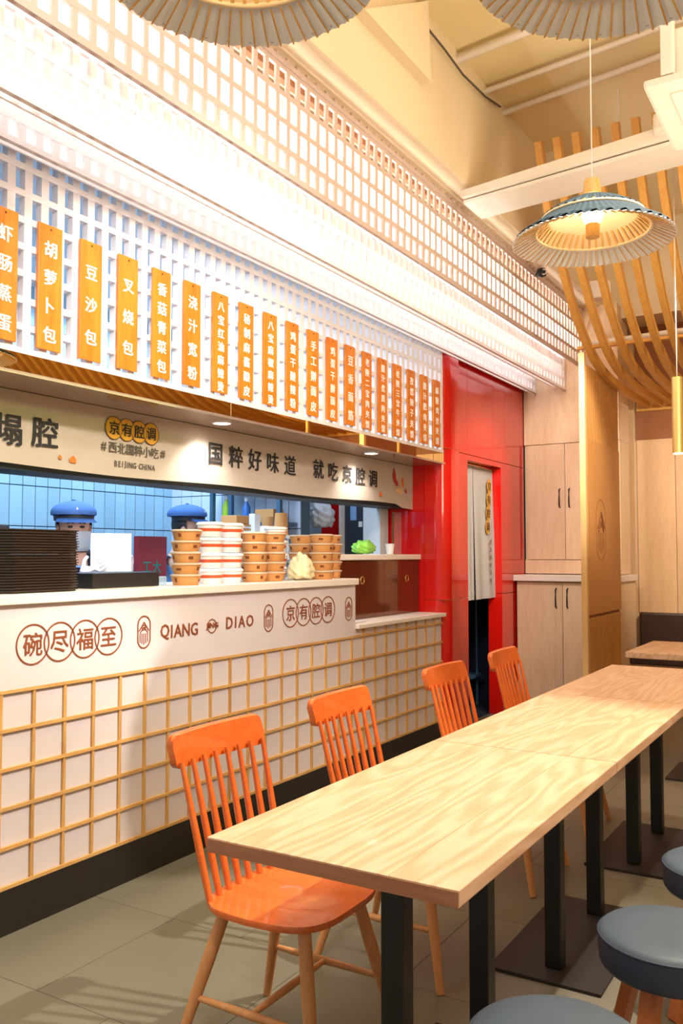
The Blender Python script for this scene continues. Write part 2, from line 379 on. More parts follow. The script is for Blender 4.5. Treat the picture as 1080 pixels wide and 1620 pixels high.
# kitchen shell
kw = struct(box('wall_kitchen', (-4.55, .3, 0), (-4.40, 5.0, 3.0), M['grout']))
pitch, th = .095, .247
t1 = MB().box((0, 0, 0), (.012, pitch-.006, th-.006), .001).mesh('tile', M['tile'])
for i in range(0, 26):
    for j in range(-2, 7):
        y0 = 4.855-pitch*(i+1)+.003
        link('tile', t1, kw, (-4.40, y0, 1.472+j*th+.003))
kf = struct(box('wall_far_kitchen', (-4.4, 4.86, 0), (-3.25, 4.96, 3.0), M['grout']))
t2 = MB().box((0, -.010, 0), (pitch-.005, 0, th-.006), .001).mesh('tile', M['tilewhite'])
for i in range(12):
    for j in range(-2, 7):
        link('tile', t2, kf, (-4.39+i*pitch, 4.86, 1.472+j*th+.003))
struct(box('ceiling_kitchen', (-4.55, .3, 2.95), (-2.7, 5.62, 3.05), M['kwall']))
struct(box('floor_kitchen', (-4.55, .3, -.004), (-2.7, 8.0, .001), M['kdark']))
struct(box('wall_kitchen_near', (-4.55, .2, 0), (-2.6, .3, 3.0), M['kwall']))
struct(box('wall_passage', (-4.5, 7.4, 0), (-2.6, 7.5, 3.0), M['magenta']))
struct(box('wall_passage_far', (-4.5, 4.96, 0), (-4.4, 7.4, 3.0), M['magenta']))
struct(box('ceiling_passage', (-4.5, 5.7, 2.95), (-2.72, 7.4, 3.05), M['kwall']))

# soffit over the bar, lintel, mirror fascia
so = struct(MB().box((-3.02, .6, 1.933), (-2.545, YE, 1.945)).build('trim_4', M['soffit']))
struct(box('trim_9', (-3.02, .6, 1.628), (-2.83, YE, 1.932), M['dark_lintel']))
struct(box('trim_5', (-3.0, .6, 1.945), (-2.90, YE, 2.06), M['kwall']))
fa = empty('mirror_fascia', (XW, 3.1, 1.94), 'gold mirror strip running under the lower white lattice above the bar', 'mirror')
for a, b in ((.6, 3.875), (3.90, 4.93), (4.95, YE)):
    box('mirror_panel', (-2.575, a, 1.942), (-2.558, b, 2.012), M['mirror'], fa)
for y in (3.8875, 4.94):
    box('brass_joint', (-2.58, y-.012, 1.936), (-2.550, y+.012, 2.012), M['brass'], fa)

# red tiled end wall and door wall
rs = struct(MB().box((-3.05, YE, .0), (-2.712, YE+.06, 3.3)).build('wall_red_side', M['redglass']))
rw = empty('wall_red', (XW-.02, 6.6, 0), kind='structure')
XR = -2.58
def rpan(lo, hi): return box('panel', lo, hi, M['red'], rw, .002)
DY0, DY1, DZ = 6.10, 6.80, 2.01
zs = [0, .98, 2.052, 3.3]
for a, b in zip(zs, zs[1:]):
    rpan((XR-.12, 5.90, a+.002), (XR, DY0, b-.002))
    if b > 2.1:
        rpan((XR-.12, DY0+.002, a+.002), (XR, 6.62, b-.002)); rpan((XR-.12, 6.622, a+.002), (XR, DY1+.09, b-.002))
        rpan((XR-.12, DY1+.092, a+.002), (XR, YC, b-.002))
    else: rpan((XR-.12, DY1, a+.002), (XR, YC, b-.002))
rpan((XR-.12, DY0, DZ), (XR, DY1, 2.05))
# rounded corner column in three courses
def col(z0, z1):
    m = MB(); r = .10; x0, y0 = -2.66, YE+.0
    pts = [(x0-.05, YE), (XW-r+.02, YE)]
    cxx, cyy = XW-r+.02, YE+r
    pts += [(cxx+r*math.cos(t), cyy+r*math.sin(t)) for t in [(-PI/2)+k*PI/2/10 for k in range(11)]]
    pts += [(XW+.02, 5.85), (XR-.02, 5.90), (x0-.05, 5.90)]
    o = []
    for p in pts:
        if not o or (Vector(p)-Vector(o[-1])).length > 1e-4: o.append(p)
    m.prism(o, 'Z', z0, z1); return m.build('column_course', M['red'], rc, smooth=35)
rc = empty('red_column', (-2.6, 5.75, 0), 'glossy red rounded corner column between the bar and the doorway', 'column')
for a, b in zip(zs, zs[1:]): col(a+.0015, b-.0015)
for z in zs[1:-1]:
    box('joint_strip', (-2.70, YE+.004, z-.0012), (-2.545, 5.89, z+.0012), M['brass'], rc)

# ================================================================== BAR COUNTER
bar = empty('bar_counter', (-2.75, 3.1, 0), 'long white service counter faced with a grid of pale wooden strips', 'counter')
box('kickboard', (-2.9, .6, 0), (XW+.002, YE-.03, .155), M['kick'], bar)
box('backing_panel', (-3.0, .6, .155), (XW-.010, YE-.03, .865), M['panel'], bar)
YU = 4.39
box('sign_panel', (-3.0, .6, .828), (XW, YU, 1.125), M['panel'], bar)
gp = .1395; y0 = 1.985
zz = [.159, .292, .426, .559, .692, .825]
hm = MB().box((-.004, .6-3.1, -.006), (.006, YE-.03-3.1, .006)).mesh('horizontal_strip', M['strip'])
for z in zz: link('horizontal_strip', hm, bar, (XW-.004, 3.1, z))
vm = MB().box((-.005, -.0065, 0), (.005, .0065, .667)).mesh('vertical_strip', M['stripz'])
vm2 = MB().box((-.005, -.0065, 0), (.005, .0065, .71)).mesh('vertical_strip', M['stripz'])
k = -9
while y0+k*gp < YE-.04:
    yy = y0+k*gp
    if yy > .6: link('vertical_strip', vm if yy < YU else vm2, bar, (XW-.006, yy, .155))
    k += 1
ct = box('worktop', (-3.02, .6, 1.125), (XW+.02, YU+.01, 1.161), M['quartz'], None, .004)
tag(ct, 'long white quartz worktop on the raised service counter carrying trays and bowl stacks', 'worktop')
lt = box('worktop', (-3.0, YU+.005, .868), (XW+.02, YE-.005, .893), M['quartz'], None, .004)
tag(lt, 'short lower white worktop beside the red column', 'worktop')
# lettering on the counter
def circles(n, yc0, zc, p, d, mat, parent, x, chars, csize, cm, w=.005):
    for i in range(n):
        m = MB(); ring_flat(m, (yc0+i*p, zc), d/2, d/2-w, x, x+.003)
        m.build('emblem_ring', mat, parent)
        lettering(chars[i], (x+.0015, yc0+i*p, zc), csize, cm, parent, name='character', bold=.0012, extrude=.0012)
circles(4, 2.111, .980, .1205, .146, M['brownink'], bar, XW, '碗尽福至', .088, M['brownink'])
circles(4, 3.727, .998, .1205, .146, M['brownink'], bar, XW, '京有腔调', .084, M['brownink'])
def badge(yc, zc, h=.135, w=.076, mat=None, parent=None, x=XW, fn=lambda m: m):
    m = MB(); r = w/2; t = .005
    def stad(rr, hh, n=12):
        pts = []
        for k in range(n+1): a = PI*k/n; pts.append((yc+rr*math.cos(a), zc+hh/2-rr+rr*math.sin(a)))
        for k in range(n+1): a = PI+PI*k/n; pts.append((yc+rr*math.cos(a), zc-hh/2+rr+rr*math.sin(a)))
        return [(y+(.10*r if abs(z-zc) < h*.06 and 0 else 0), z) for y, z in pts]
    O, I = stad(r, h), stad(r-t, h-2*t); n = len(O)
    V = [[m.bm.verts.new((xx, *p)) for xx, p in ((x, O[k]), (x+.003, O[k]), (x+.003, I[k]), (x, I[k]))] for k in range(n)]
    for k in range(n):
        A, B = V[k], V[(k+1) % n]
        for j in range(4): m.bm.faces.new((A[j], A[(j+1) % 4], B[(j+1) % 4], B[j]))
    s = h/.135
    for q in (-2, -1, 0, 1, 2): m.box((x, yc+q*.011*s-.002*s, zc-.052*s+abs(q)*.005*s), (x+.002, yc+q*.011*s+.002*s, zc-.006*s))
    for (a, b) in (((-.028, .004), (0, .040)), ((.028, .004), (0, .040)), ((-.022, -.004), (0, .020)), ((.022, -.004), (0, .020))):
        m.sweep([(x+.001, yc+a[0]*s, zc+a[1]*s), (x+.001, yc+b[0]*s, zc+b[1]*s)], .0018*s, .002*s, (1, 0, 0))
    ring_flat(m, (yc, zc+.018*s), .012*s, .008*s, x, x+.002, 16)
    return m.build('emblem', mat, parent)
for y, z in ((2.667, .982), (3.535, .985), (4.312, .990)): badge(y, z, mat=M['brownink'], parent=bar)
char_row('QIANG', XW+.0015, 2.885, .972, .050, .078, M['brownink'], bar, bold=.0022, extrude=.0012, wide=.92)
char_row('DIAO', XW+.0015, 3.306, .982, .060, .078, M['brownink'], bar, bold=.0022, extrude=.0012, wide=.95)
m = MB(); ring_flat(m, (3.10, .976), .032, .028, XW, XW+.003); m.build('emblem_ring', M['brownink'], bar)
lettering('JING', (XW+.003, 3.10, .976), .034, M['brownink'], bar, bold=.0008, extrude=.002, wide=1.2)

# ================================================================== LATTICES
def lattice(label, x, y0, y1, z0, z1, py, pz, bw, bh, dep, mat, group=None, back=None, backmat=None, rows=None, rail=.02, name='lattice_screen', thickrow=None):
    r = empty(name, (x, (y0+y1)/2, z0), label, 'lattice')
    vmsh = MB().box((-dep, -bw/2, 0), (0, bw/2, z1-z0)).mesh('vertical_bar', mat)
    n = int((y1-y0)/py)
    for i in range(n+1):
        yy = y1-i*py-bw/2
        link('vertical_bar', vmsh, r, (x, yy, z0))
    hmsh = MB().box((-dep-.001, y0-(y0+y1)/2, -bh/2), (.001, y1-(y0+y1)/2, bh/2)).mesh('horizontal_bar', mat)
    z = z0+pz
    while z < z1-pz*.4:
        link('horizontal_bar', hmsh, r, (x, (y0+y1)/2, z)); z += pz
    rm = MB().box((-dep-.004, y0-(y0+y1)/2, 0), (.004, y1-(y0+y1)/2, rail)).mesh('rail', mat)
    link('rail', rm, r, (x, (y0+y1)/2, z0)); link('rail', rm, r, (x, (y0+y1)/2, z1-rail))
    if back: box('backing_panel', (x-back-.01, y0, z0+.02), (x-back, y1, z1), backmat or M['backing'], r)
    return r
lattice('white lattice screen hung with orange plaques above the service opening', XW, .6, YE-.005, 2.012, 2.99, .0737, .0965, .034, .024, .03, M['white'])
lattice('narrow white lattice step just above the plaques and the red wall', -2.46, .6, YC-.005, 2.70, 3.05, .0737, .093, .030, .030, .014, M['white'], back=.075)
lattice('bright white middle step of the stepped lattice, lit from behind', -2.20, .6, YC-.005, 2.70, 3.37, .0737, .093, .030, .030, .014, M['white'], back=.075)
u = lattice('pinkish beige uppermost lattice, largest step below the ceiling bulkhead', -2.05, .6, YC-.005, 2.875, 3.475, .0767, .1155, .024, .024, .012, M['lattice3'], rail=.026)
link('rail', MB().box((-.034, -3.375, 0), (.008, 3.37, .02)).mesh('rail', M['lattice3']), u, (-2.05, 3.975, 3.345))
u2 = box('ceiling_closure', (-2.46, .6, 3.36), (-2.20, YC, 3.375), M['backing']); struct(u2); u2.name = 'trim_6'

# plaques
PQ = ['虾肠蒸蛋', '胡萝卜包', '豆沙包', '叉烧包', '香菇青菜包', '浇汁宽粉', '八宝红油麻辣烫', '秘制麻酱酿皮', '八宝麻椒麻辣烫', '鸡蛋干酸辣粉', '手工擀面皮',
      '鸡蛋干擀面皮', '豆香面筋', '老陕二宝肉夹馍', '腊汁优质肉夹馍', '老陕三宝牛夹馍', '孜然辣子夹馍', '腊汁肥肉夹馍', '麻辣鸡丝夹馍']
bm_ = MB().box((-.006, -.0535, 0), (.006, .0535, .462), .002).mesh('board', M['plaque'])
NTH = ['leftmost', 'second from the left', 'third from the left', 'fourth from the left', 'fifth from the left', 'sixth from the left', 'seventh from the left', 'eighth from the left', 'ninth from the left', 'tenth from the left',
       'ninth from the right', 'eighth from the right', 'seventh from the right', 'sixth from the right', 'fifth from the right', 'fourth from the right', 'third from the right', 'second from the right', 'rightmost']
for k, t in enumerate(PQ):
    yc = 2.1475+.1963*(k-1)
    r = empty('menu_plaque', (XW+.012, yc, 2.042), 'orange wooden menu plaque with white characters, %s in the row' % NTH[k], 'sign', 'hanging menu plaques')
    link('board', bm_, r, (XW+.012, yc, 2.042))
    n = len(t); vp = {3: .125, 4: .105, 5: .082, 6: .070, 7: .062}[n]; cs = {3: .062, 4: .062, 5: .058, 6: .052, 7: .048}[n]
    for q, c in enumerate(t): lettering(c, (XW+.0185, yc, 2.042+.215+((n-1)/2-q)*vp), cs, M['whiteink'], r, name='character', bold=.003, wide=1.0)
    MB().cyl((XW+.016, yc, 2.488), (XW+.0195, yc, 2.488), .004, n=8).build('nail', M['darkbrown'], r)

# ================================================================== BANNER
bn = empty('cloth_banner', (-2.80, 3.2, 1.645), 'long cream cloth banner with black brush characters under the soffit above the opening', 'banner')
m = MB(); ny = 160; ys = [.7+(YE+.0-.7)*i/ny for i in range(ny+1)]
def bx(y, s): return -2.80+s*(.0028*math.sin(y*5.1)+.0015*math.sin(y*13))
def bz(y): return 1.645+.006*math.sin(y*4)+(-.022 if y > 5.35 else 0)*min(1, (y-5.35)/.1 if y > 5.35 else 0)
gr = [[m.bm.verts.new((bx(y, s), y, 1.931+(bz(y)-1.931)*s)) for s in (0, .25, .5, .75, 1)] for y in ys]
for A, B in zip(gr, gr[1:]):
    for j in range(4): m.bm.faces.new((A[j], B[j], B[j+1], A[j+1]))
geo = bmesh.ops.solidify(m.bm, geom=m.bm.faces[:], thickness=.003)
m.build('cloth', M['cloth'], bn, smooth=40)
XB = -2.7935
def blet(t, y, z, s, mat, **k): return lettering(t, (XB, y, z), s, mat, bn, **k)
for i, c in enumerate('塌腔'): blet(c, 2.175+.172*i, 1.776+.007*i, .128, M['ink'], name='character', bold=.0035, wide=1.05)
for i, c in enumerate('国粹好味道'): blet(c, 3.405+.164*i, 1.802, .120, M['ink'], name='character', bold=.0032)
for i, c in enumerate('就吃京腔调'): blet(c, 4.36+.166*i, 1.806-.002*i, .120, M['ink'], name='character', bold=.0032)
for i, c in enumerate('京有腔调'):
    m = MB(); disc(m, (2.715+.076*i, 1.848), .050, XB-.001+.0004*i, XB+.0002+.0004*i); m.build('emblem_disc', M['goldink'], bn)
    m = MB(); ring_flat(m, (2.715+.076*i, 1.848), .051, .048, XB, XB+.0008+.0004*i); m.build('emblem_ring', M['darkbrown'], bn)
    lettering(c, (XB+.003, 2.715+.076*i, 1.848), .062, M['ink'], bn, name='character', bold=.0014)
char_row('#西北国粹小吃#', XB, 2.84, 1.762, .052, .052, M['inkgrey'], bn, bold=.0010)
char_row('BEIJING·CHINA', XB, 2.845, 1.694, .0225, .036, M['inkgrey'], bn, bold=.0008, wide=.85)
def blob(y, z, ry, rz, mat, ang=0, name='painted_mark'):
    m = MB(); pts = []
    for k in range(18):
        a = 2*PI*k/18; q = 1+.18*math.sin(3*a+y*9)+.1*math.sin(5*a)
        py_, pz_ = ry*q*math.cos(a), rz*q*math.sin(a); pts.append((y+py_*math.cos(ang)-pz_*math.sin(ang), z+py_*math.sin(ang)+pz_*math.cos(ang)))
    m.prism(pts, 'X', XB-.001, XB+.0008); return m.build(name, mat, bn)
blob(2.49, 1.687, .018, .014, M['orangeink']); blob(2.425, 1.692, .008, .008, M['orangeink'])
blob(5.33, 1.835, .022, .05, M['redink'], .2); blob(5.36, 1.79, .02, .02, M['redink']); blob(5.45, 1.805, .012, .035, M['orangeink'], .25)
blob(5.50, 1.745, .012, .018, M['redink'], .6); blob(5.40, 1.74, .045, .022, M['chilliink']); blob(5.42, 1.775, .02, .02, M['chilliink']); blob(5.13, 1.70, .018, .015, M['orangeink'])

# downlights in the soffit
for y, lab in ((3.28, 'round recessed downlight in the soffit nearer the logo of the banner'), (4.75, 'round recessed downlight in the soffit nearer the red column')):
    r = empty('downlight', (-2.655, y, 1.925), lab, 'light', 'soffit downlights')
    MB().torus((-2.655, y, 1.931), .043, .005).build('bezel', M['white'], r, smooth=True)
    MB().cyl((-2.655, y, 1.929), (-2.655, y, 1.932), .039, n=24).build('lens', M['led'], r)
    light('downlight_lamp', 'SPOT', (-2.655, y, 1.92), 17, (1, .97, .93), (-2.80, y+.04, 1.3), .03, angle=120, blend=.7)

# ================================================================== TABLES
TX0, TX1 = -1.152, -.606; TZ = .735
def table(y0, y1, label, plates):
    cx, cy = (TX0+TX1)/2, (y0+y1)/2
    r = empty('dining_table', (cx, cy, 0), label, 'table', 'long row of pale wood tables')
    top = empty('tabletop', (cx, cy, TZ-.03)); top.parent = r; top.location = WP[top]-WP[r]
    n = 4; wd = (TX1-TX0)/n
    for i in range(n):
        MB().box((TX0+i*wd, y0, TZ-.030), (TX0+(i+1)*wd, y1, TZ), .0012 if 0 < i < n-1 else .0025).build('plank', M['table'], top)
    for e, s in ((y0, -1), (y1, 1)): box('edge_strip', (TX0+.001, e-.0012 if s < 0 else e-.0008, TZ-.029), (TX1-.001, e+.0008 if s < 0 else e+.0012, TZ-.003), M['tedge'], top)
    for y in (cy-.235, cy+.235):
        MB().box((cx-.026, y-.026, .012), (cx+.026, y+.026, TZ-.036), .004).build('leg', M['black'], r)
    box('floor_plate', (cx-.18, cy-.345, 0), (cx+.17, cy+.34, .011), M['plate'], r, .002)
    box('top_bracket', (cx-.14, cy-.3, TZ-.036), (cx+.14, cy+.3, TZ-.0305), M['black'], r)
table(1.384, 2.450, 'pale ash dining table nearest the camera with two black square posts', 0)
table(2.454, 3.520, 'pale ash dining table in the middle of the joined row', 0)
table(3.524, 4.590, 'pale ash dining table at the far end of the joined row', 0)
ft = empty('far_table', (-.86, 5.6, 0), 'small wooden table standing alone by the brown bench at the back', 'table')
FX0 = -1.235
MB().box((FX0, 5.23, TZ-.035), (-.45, 5.99, TZ), .004).build('tabletop', M['table'], ft)
MB().box((-1.08, 5.45, TZ-.055), (-.98, 5.60, TZ-.035)).build('bracket', M['brownwood'], ft)
MB().box((-.90, 5.52, .012), (-.84, 5.58, TZ-.035)).build('leg', M['black'], ft)
box('floor_plate', (-1.05, 5.35, 0), (-.68, 5.8, .011), M['plate'], ft)

# ================================================================== CHAIRS  (local: front = +x)
def chair_proto():
    r = empty('spindle_chair', (0, 0, 0)); SZ = .41
    # seat: rounded shield, slightly dished
    m = MB(); N = 48; top, bot = [], []
    def outline(t):
        c, s = math.cos(t), math.sin(t); e = 2/3.6
        x = .185*math.copysign(abs(c)**e, c); y = .205*math.copysign(abs(s)**e, s)
        y *= 1-.06*(x/.185) if x > 0 else 1-.02*abs(x/.185); return x, y
    rr = [(1, -.016), (1.012, -.008), (1.0, 0), (.8, -.003), (.5, -.008), (.2, -.009)]
    rings = [[m.bm.verts.new((outline(2*PI*k/N)[0]*q, outline(2*PI*k/N)[1]*q, SZ+z)) for k in range(N)] for q, z in [(.86, -.026)]+rr]
    for A, B in zip(rings, rings[1:]):
        for k in range(N): m.bm.faces.new((A[k], A[(k+1) % N], B[(k+1) % N], B[k]))
    m.bm.faces.new(rings[0][::-1]); m.bm.faces.new(rings[-1])
    m.build('seat', M['orange'], r, smooth=50)
    # top rail, bowed and leaning back
    def back(y, z): return -.165-.10*((z-SZ)/.41)-.02*(1-(y/.2)**2)*((z-SZ)/.41)
    m = MB(); n = 32; z0, z1 = SZ+.325, SZ+.415; V = []
    for i in range(n+1):
        y = -.195*math.cos(PI*i/n)*(1.0); e = min(1, (1-abs(y)/.195)/.13); e = math.sqrt(max(0, 1-(1-e)**2)) if e < 1 else 1; ins = .026*(1-e)
        zz0, zz1 = z0+ins, z1-ins; x = back(y, z1)+.004; t = .011
        V.append([m.bm.verts.new(p) for p in ((x-t+.012, y, zz0), (x+t+.012, y, zz0), (x+t, y, zz1-.004), (x+t-.006, y, zz1), (x-t+.006, y, zz1), (x-t, y, zz1-.004))])
    for A, B in zip(V, V[1:]):
        for k in range(6): m.bm.faces.new((A[k], A[(k+1) % 6], B[(k+1) % 6], B[k]))
    m.bm.faces.new(V[0]); m.bm.faces.new(V[-1][::-1]); m.build('top_rail', M['orange'], r, smooth=45)
    for i in range(8):
        f = (i-3.5)/3.5; yb, yt = f*.160, f*.178
        xb = -.150-.012*(1-f*f); xt = back(yt, z0+.01)+.014
        MB().tube([(xb, yb, SZ-.012), ((xb*.6+xt*.4), yb*.6+yt*.4, SZ+.13), (xt, yt, z0+.02)], [.0085, .0105, .0068], 10).build('spindle', M['orange'], r, smooth=60)
    T = {}
    for sx in (-1, 1):
        for sy in (-1, 1):
            a = Vector((.115*sx if sx > 0 else -.125, .125*sy, SZ-.02)); b = Vector((.20 if sx > 0 else -.235, .205*sy, 0)); T[sx, sy] = (a, b)
            MB().tube([a, a.lerp(b, .35), b], [.0165, .0175, .0115], 14).build('leg', M['leg'], r, smooth=60)
    md = []
    for sy in (-1, 1):
        p, q = T[1, sy][0].lerp(T[1, sy][1], .58), T[-1, sy][0].lerp(T[-1, sy][1], .58)
        MB().tube([p, (p+q)/2, q], [.0075, .0105, .0075], 10).build('stretcher', M['leg'], r, smooth=60); md.append((p+q)/2)
    MB().tube([md[0], (md[0]+md[1])/2, md[1]], [.0075, .0105, .0075], 10).build('stretcher', M['leg'], r, smooth=60)
    return r
ch = chair_proto()
CH = [(1.95, .0, 'orange spindle-back chair nearest the camera, its whole seat in view'), (2.62, .02, 'orange spindle-back chair second from the front, by the table joint'),
      (3.48, -.02, 'orange spindle-back chair third from the front, in front of the red column'), (4.20, .03, 'orange spindle-back chair furthest back, before the oak cupboard')]
for i, (y, a, lab) in enumerate(CH):
    c = ch if i == 0 else copy_tree(ch)
    c.location = (-1.325, y, 0); c.rotation_euler = (0, 0, a); tag(c, lab, 'chair', 'orange chairs along the table row')

# ================================================================== STOOLS
def stool_proto():
    r = empty('round_stool', (0, 0, 0)); z = .42; R = .165
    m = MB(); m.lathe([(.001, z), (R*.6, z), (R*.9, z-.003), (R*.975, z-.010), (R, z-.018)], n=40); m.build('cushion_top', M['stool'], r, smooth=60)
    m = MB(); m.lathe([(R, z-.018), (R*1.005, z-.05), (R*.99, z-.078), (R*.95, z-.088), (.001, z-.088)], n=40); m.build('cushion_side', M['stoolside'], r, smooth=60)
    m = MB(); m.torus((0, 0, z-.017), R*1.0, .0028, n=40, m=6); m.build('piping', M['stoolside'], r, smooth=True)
    for k in range(4):
        a = PI/4+k*PI/2; d = Vector((math.cos(a), math.sin(a), 0)); s = Vector((-d.y, d.x, 0))
        MB().sweep([d*.085+Vector((0, 0, z-.086)), d*.175], .021, .014, s).build('leg', M['stleg'], r)
    return r
st = stool_proto()
ST = [(-.515, 1.62, .2, 'slate blue round stool at the bottom edge of the photo, nearest the camera'), (-.425, 2.20, .5, 'slate blue round stool second from the camera, its wooden legs in view'),
      (-.385, 2.76, .1, 'slate blue round stool furthest back, cut by the right edge of the photo')]
for i, (x, y, a, lab) in enumerate(ST):
    c = st if i == 0 else copy_tree(st)
    c.location = (x, y, 0); c.rotation_euler = (0, 0, a); tag(c, lab, 'stool', 'round stools on the aisle side')

# ================================================================== PENDANT LAMPS
def lamp_proto():
    r = empty('pendant_lamp', (0, 0, 0)); NP = 144; R = .28
    def pl_(amp): return lambda rr, z, k: (rr, z+(amp*rr/R if k % 2 else 0))
    m = MB(); m.lathe([(.272, .012), (.266, .018), (.235, .036), (.172, .080)], n=NP, wob=lambda rr, z, k: (rr, z-(.008 if (k % 4 < 2 and rr > .271) else 0)+(.002 if k % 2 else 0)))
    m.build('lower_canopy', M['teal'], r)
    m = MB(); m.lathe([(R-.002, .0), (.20, .040)], n=NP, wob=pl_(.004)); m.build('pleated_underside', M['shade'], r)
    m = MB(); m.lathe([(.180, .088), (.12, .125), (.06, .152), (.035, .160)], n=NP, wob=lambda rr, z, k: (rr, z-(.007 if (k % 4 < 2 and rr > .179) else 0)+(.0015 if k % 2 else 0)))
    m.build('upper_canopy', M['teal'], r)
    MB().torus((0, 0, .082), .176, .005, n=48).build('ring', M['cream'], r, smooth=True)
    MB().torus((0, 0, .040), .197, .0055, n=48).build('ring', M['cream'], r, smooth=True)
    m = MB(); m.lathe([(.197, .042), (.165, .074), (.10, .108), (.03, .128)], n=48); m.build('inner_shade', M['cream'], r, smooth=50)
    rb = MB().tube([(.274, 0, -.001), (.202, 0, .036)], .0020, 5).mesh('outer_rod', M['bamboo'])
    ri = MB().box((.150, -.004, -.0015), (.196, .004, .0015)).mesh('inner_rod', M['bamboo'])
    for v in ri.vertices: v.co.z += .040+(.196-v.co.x)*.95
    for k in range(60):
        o = link('rod', rb, r, (0, 0, -.003)); o.rotation_euler = (0, 0, 2*PI*k/60)
    for k in range(48):
        o = link('slat', ri, r, (0, 0, -.002)); o.rotation_euler = (0, 0, 2*PI*(k+.5)/48)
    MB().cyl((0, 0, .156), (0, 0, .222), .034, .026, 20).build('neck', M['bamboo'], r, smooth=40)
    MB().torus((0, 0, .160), .036, .005, n=24).build('ring', M['cream'], r, smooth=True)
    MB().cyl((0, 0, .015), (0, 0, .062), .024, n=20).build('socket', M['bamboo'], r, smooth=40)
    m = MB(); m.lathe([(.001, .120), (.025, .112), (.036, .092), (.030, .072), (.020, .062)], n=20); m.build('bulb', M['bulb'], r, smooth=True)
    MB().cyl((0, 0, .222), (0, 0, 1.70), .0022, n=6).build('cord', M['pipe'], r)
    return r
lp = lamp_proto()
LP = [(-.81, 3.05, 'teal and bamboo hat-shaped pendant lamp, whole and lowest in the picture'), (-.977, 1.244, 'pale pleated pendant lamp cut by the top edge, left of the bulkhead'),
      (-.362, 1.584, 'pale pleated pendant lamp cut by the top right corner')]
for i, (x, y, lab) in enumerate(LP):
    c = lp if i == 0 else copy_tree(lp)
    c.location = (x, y, 2.40); tag(c, lab, 'lamp', 'bamboo hat pendant lamps')
    light('lamp_bulb_light', 'POINT', (x, y, 2.40+.045), 5, WARM, size=.03)

# ================================================================== RIBBED CANOPY, FIN, CUPBOARD
RP = [(4.98, 3.76), (5.06, 3.55), (5.15, 3.40), (5.30, 3.23), (5.46, 3.09), (5.66, 2.92), (5.86, 2.80), (6.08, 2.70), (6.32, 2.635), (6.62, 2.60), (7.0, 2.59), (7.5, 2.60), (7.89, 2.60)]
rbm = MB().sweep([(0, y-4.98, z-2.6) for y, z in RP], .021, .030, (1, 0, 0)).mesh('rib', M['rib'], smooth=30)
cn = empty('ribbed_canopy', (-.6, 6.2, 2.60), 'canopy of curved honey-coloured wooden ribs sweeping down over the back booth', 'canopy')
for k in range(37): link('rib', rbm, cn, (-1.634+.112*k, 4.98, 2.6))
box('cross_rail', (-1.73, 7.86, 2.55), (2.4, 7.9, 2.64), M['rib'], cn)
box('cross_rail', (-1.73, 6.05, 2.735), (.5, 6.09, 2.755), M['rib'], cn)
# hangers
for x in (-1.23, -.97):
    MB().cyl((x, 5.25, 3.30), (x, 5.25, 4.1), .006, n=8).build('hanger_rod', M['pipe'], cn)
MB().cyl((-1.70, 6.22, 2.80), (1.8, 6.22, 2.87), .024, n=12).build('white_pipe', M['pipe'], None, smooth=40)
tag(bpy.data.objects['white_pipe'], 'white pipe running across behind the curved wooden ribs', 'pipe')

fn = empty('slatted_screen', (-1.69, 6.45, 0), 'tall narrow honey wood slatted screen with an engraved emblem beside the cupboard', 'screen')
box('post', (-1.702, 5.99, 0), (-1.662, 6.03, 2.70), M['finedge'], fn, .003)
box('core', (-1.700, 6.03, 0), (-1.675, 6.93, 2.62), M['brownwood'], fn)
sl = MB().box((-.007, 0, 0), (0, .034, 1)).mesh('slat', M['fin'])
for k in range(17):
    o = link('slat', sl, fn, (-1.661, 6.036+.0525*k, 0)); o.scale = (1, 1, .86)
    o = link('slat', sl, fn, (-1.661, 6.036+.0525*k, 2.10)); o.scale = (1, 1, .52)
box('emblem_board', (-1.675, 6.031, .88), (-1.660, 6.93, 2.10), M['fin'], fn)
badge(6.36, 1.475, h=.44, w=.26, mat=M['brownwood'], parent=fn, x=-1.6615)

up = empty('tall_cupboard', (-2.15, 7.5, 1.1), 'pale oak wall cupboard with two doors and black handles beside the red wall', 'cupboard')
box('filler_panel', (-2.575, YC, 2.252), (-1.76, 7.7, 3.40), M['cab'], up)
box('carcass', (-2.575, YC+.02, 1.135), (-1.76, 7.7, 2.25), M['cab'], up)
box('lower_panel', (-2.575, YC+.004, 1.135), (-1.76, YC+.02, 1.252), M['cab'], up)
def handle(x, y, z0, z1, parent):
    MB().tube([(x, y, z0), (x, y-.022, z0+.012), (x, y-.026, (z0+z1)/2), (x, y-.022, z1-.012), (x, y, z1)], .006, 8).build('handle', M['black'], parent, smooth=60)
for a, b, hx in ((-2.545, -2.219, -2.262), (-2.215, -1.77, -2.178)):
    d = box('door', (a, YC-.002, 1.257), (b, YC+.018, 2.246), M['cab'], up, .002); handle(hx, YC-.002, 1.70, 1.86, d)
lo = empty('base_cupboard', (-2.13, 7.3, 0), 'pale oak base cupboard with two doors under a white top', 'cupboard')
box('carcass', (-2.565, 7.12, .0), (-1.72, 7.69, 1.075), M['cab'], lo)
for a, b, hx in ((-2.562, -2.176, -2.225), (-2.172, -1.725, -2.13)):
    d = box('door', (a, 7.10, .06), (b, 7.119, 1.068), M['cab'], lo, .002); handle(hx, 7.10, .86, 1.02, d)
wt = box('cupboard_top', (-2.58, 7.06, 1.078), (-1.70, 7.70, 1.128), M['quartz'], None, .004); tag(wt, 'white worktop on the oak base cupboard', 'worktop')
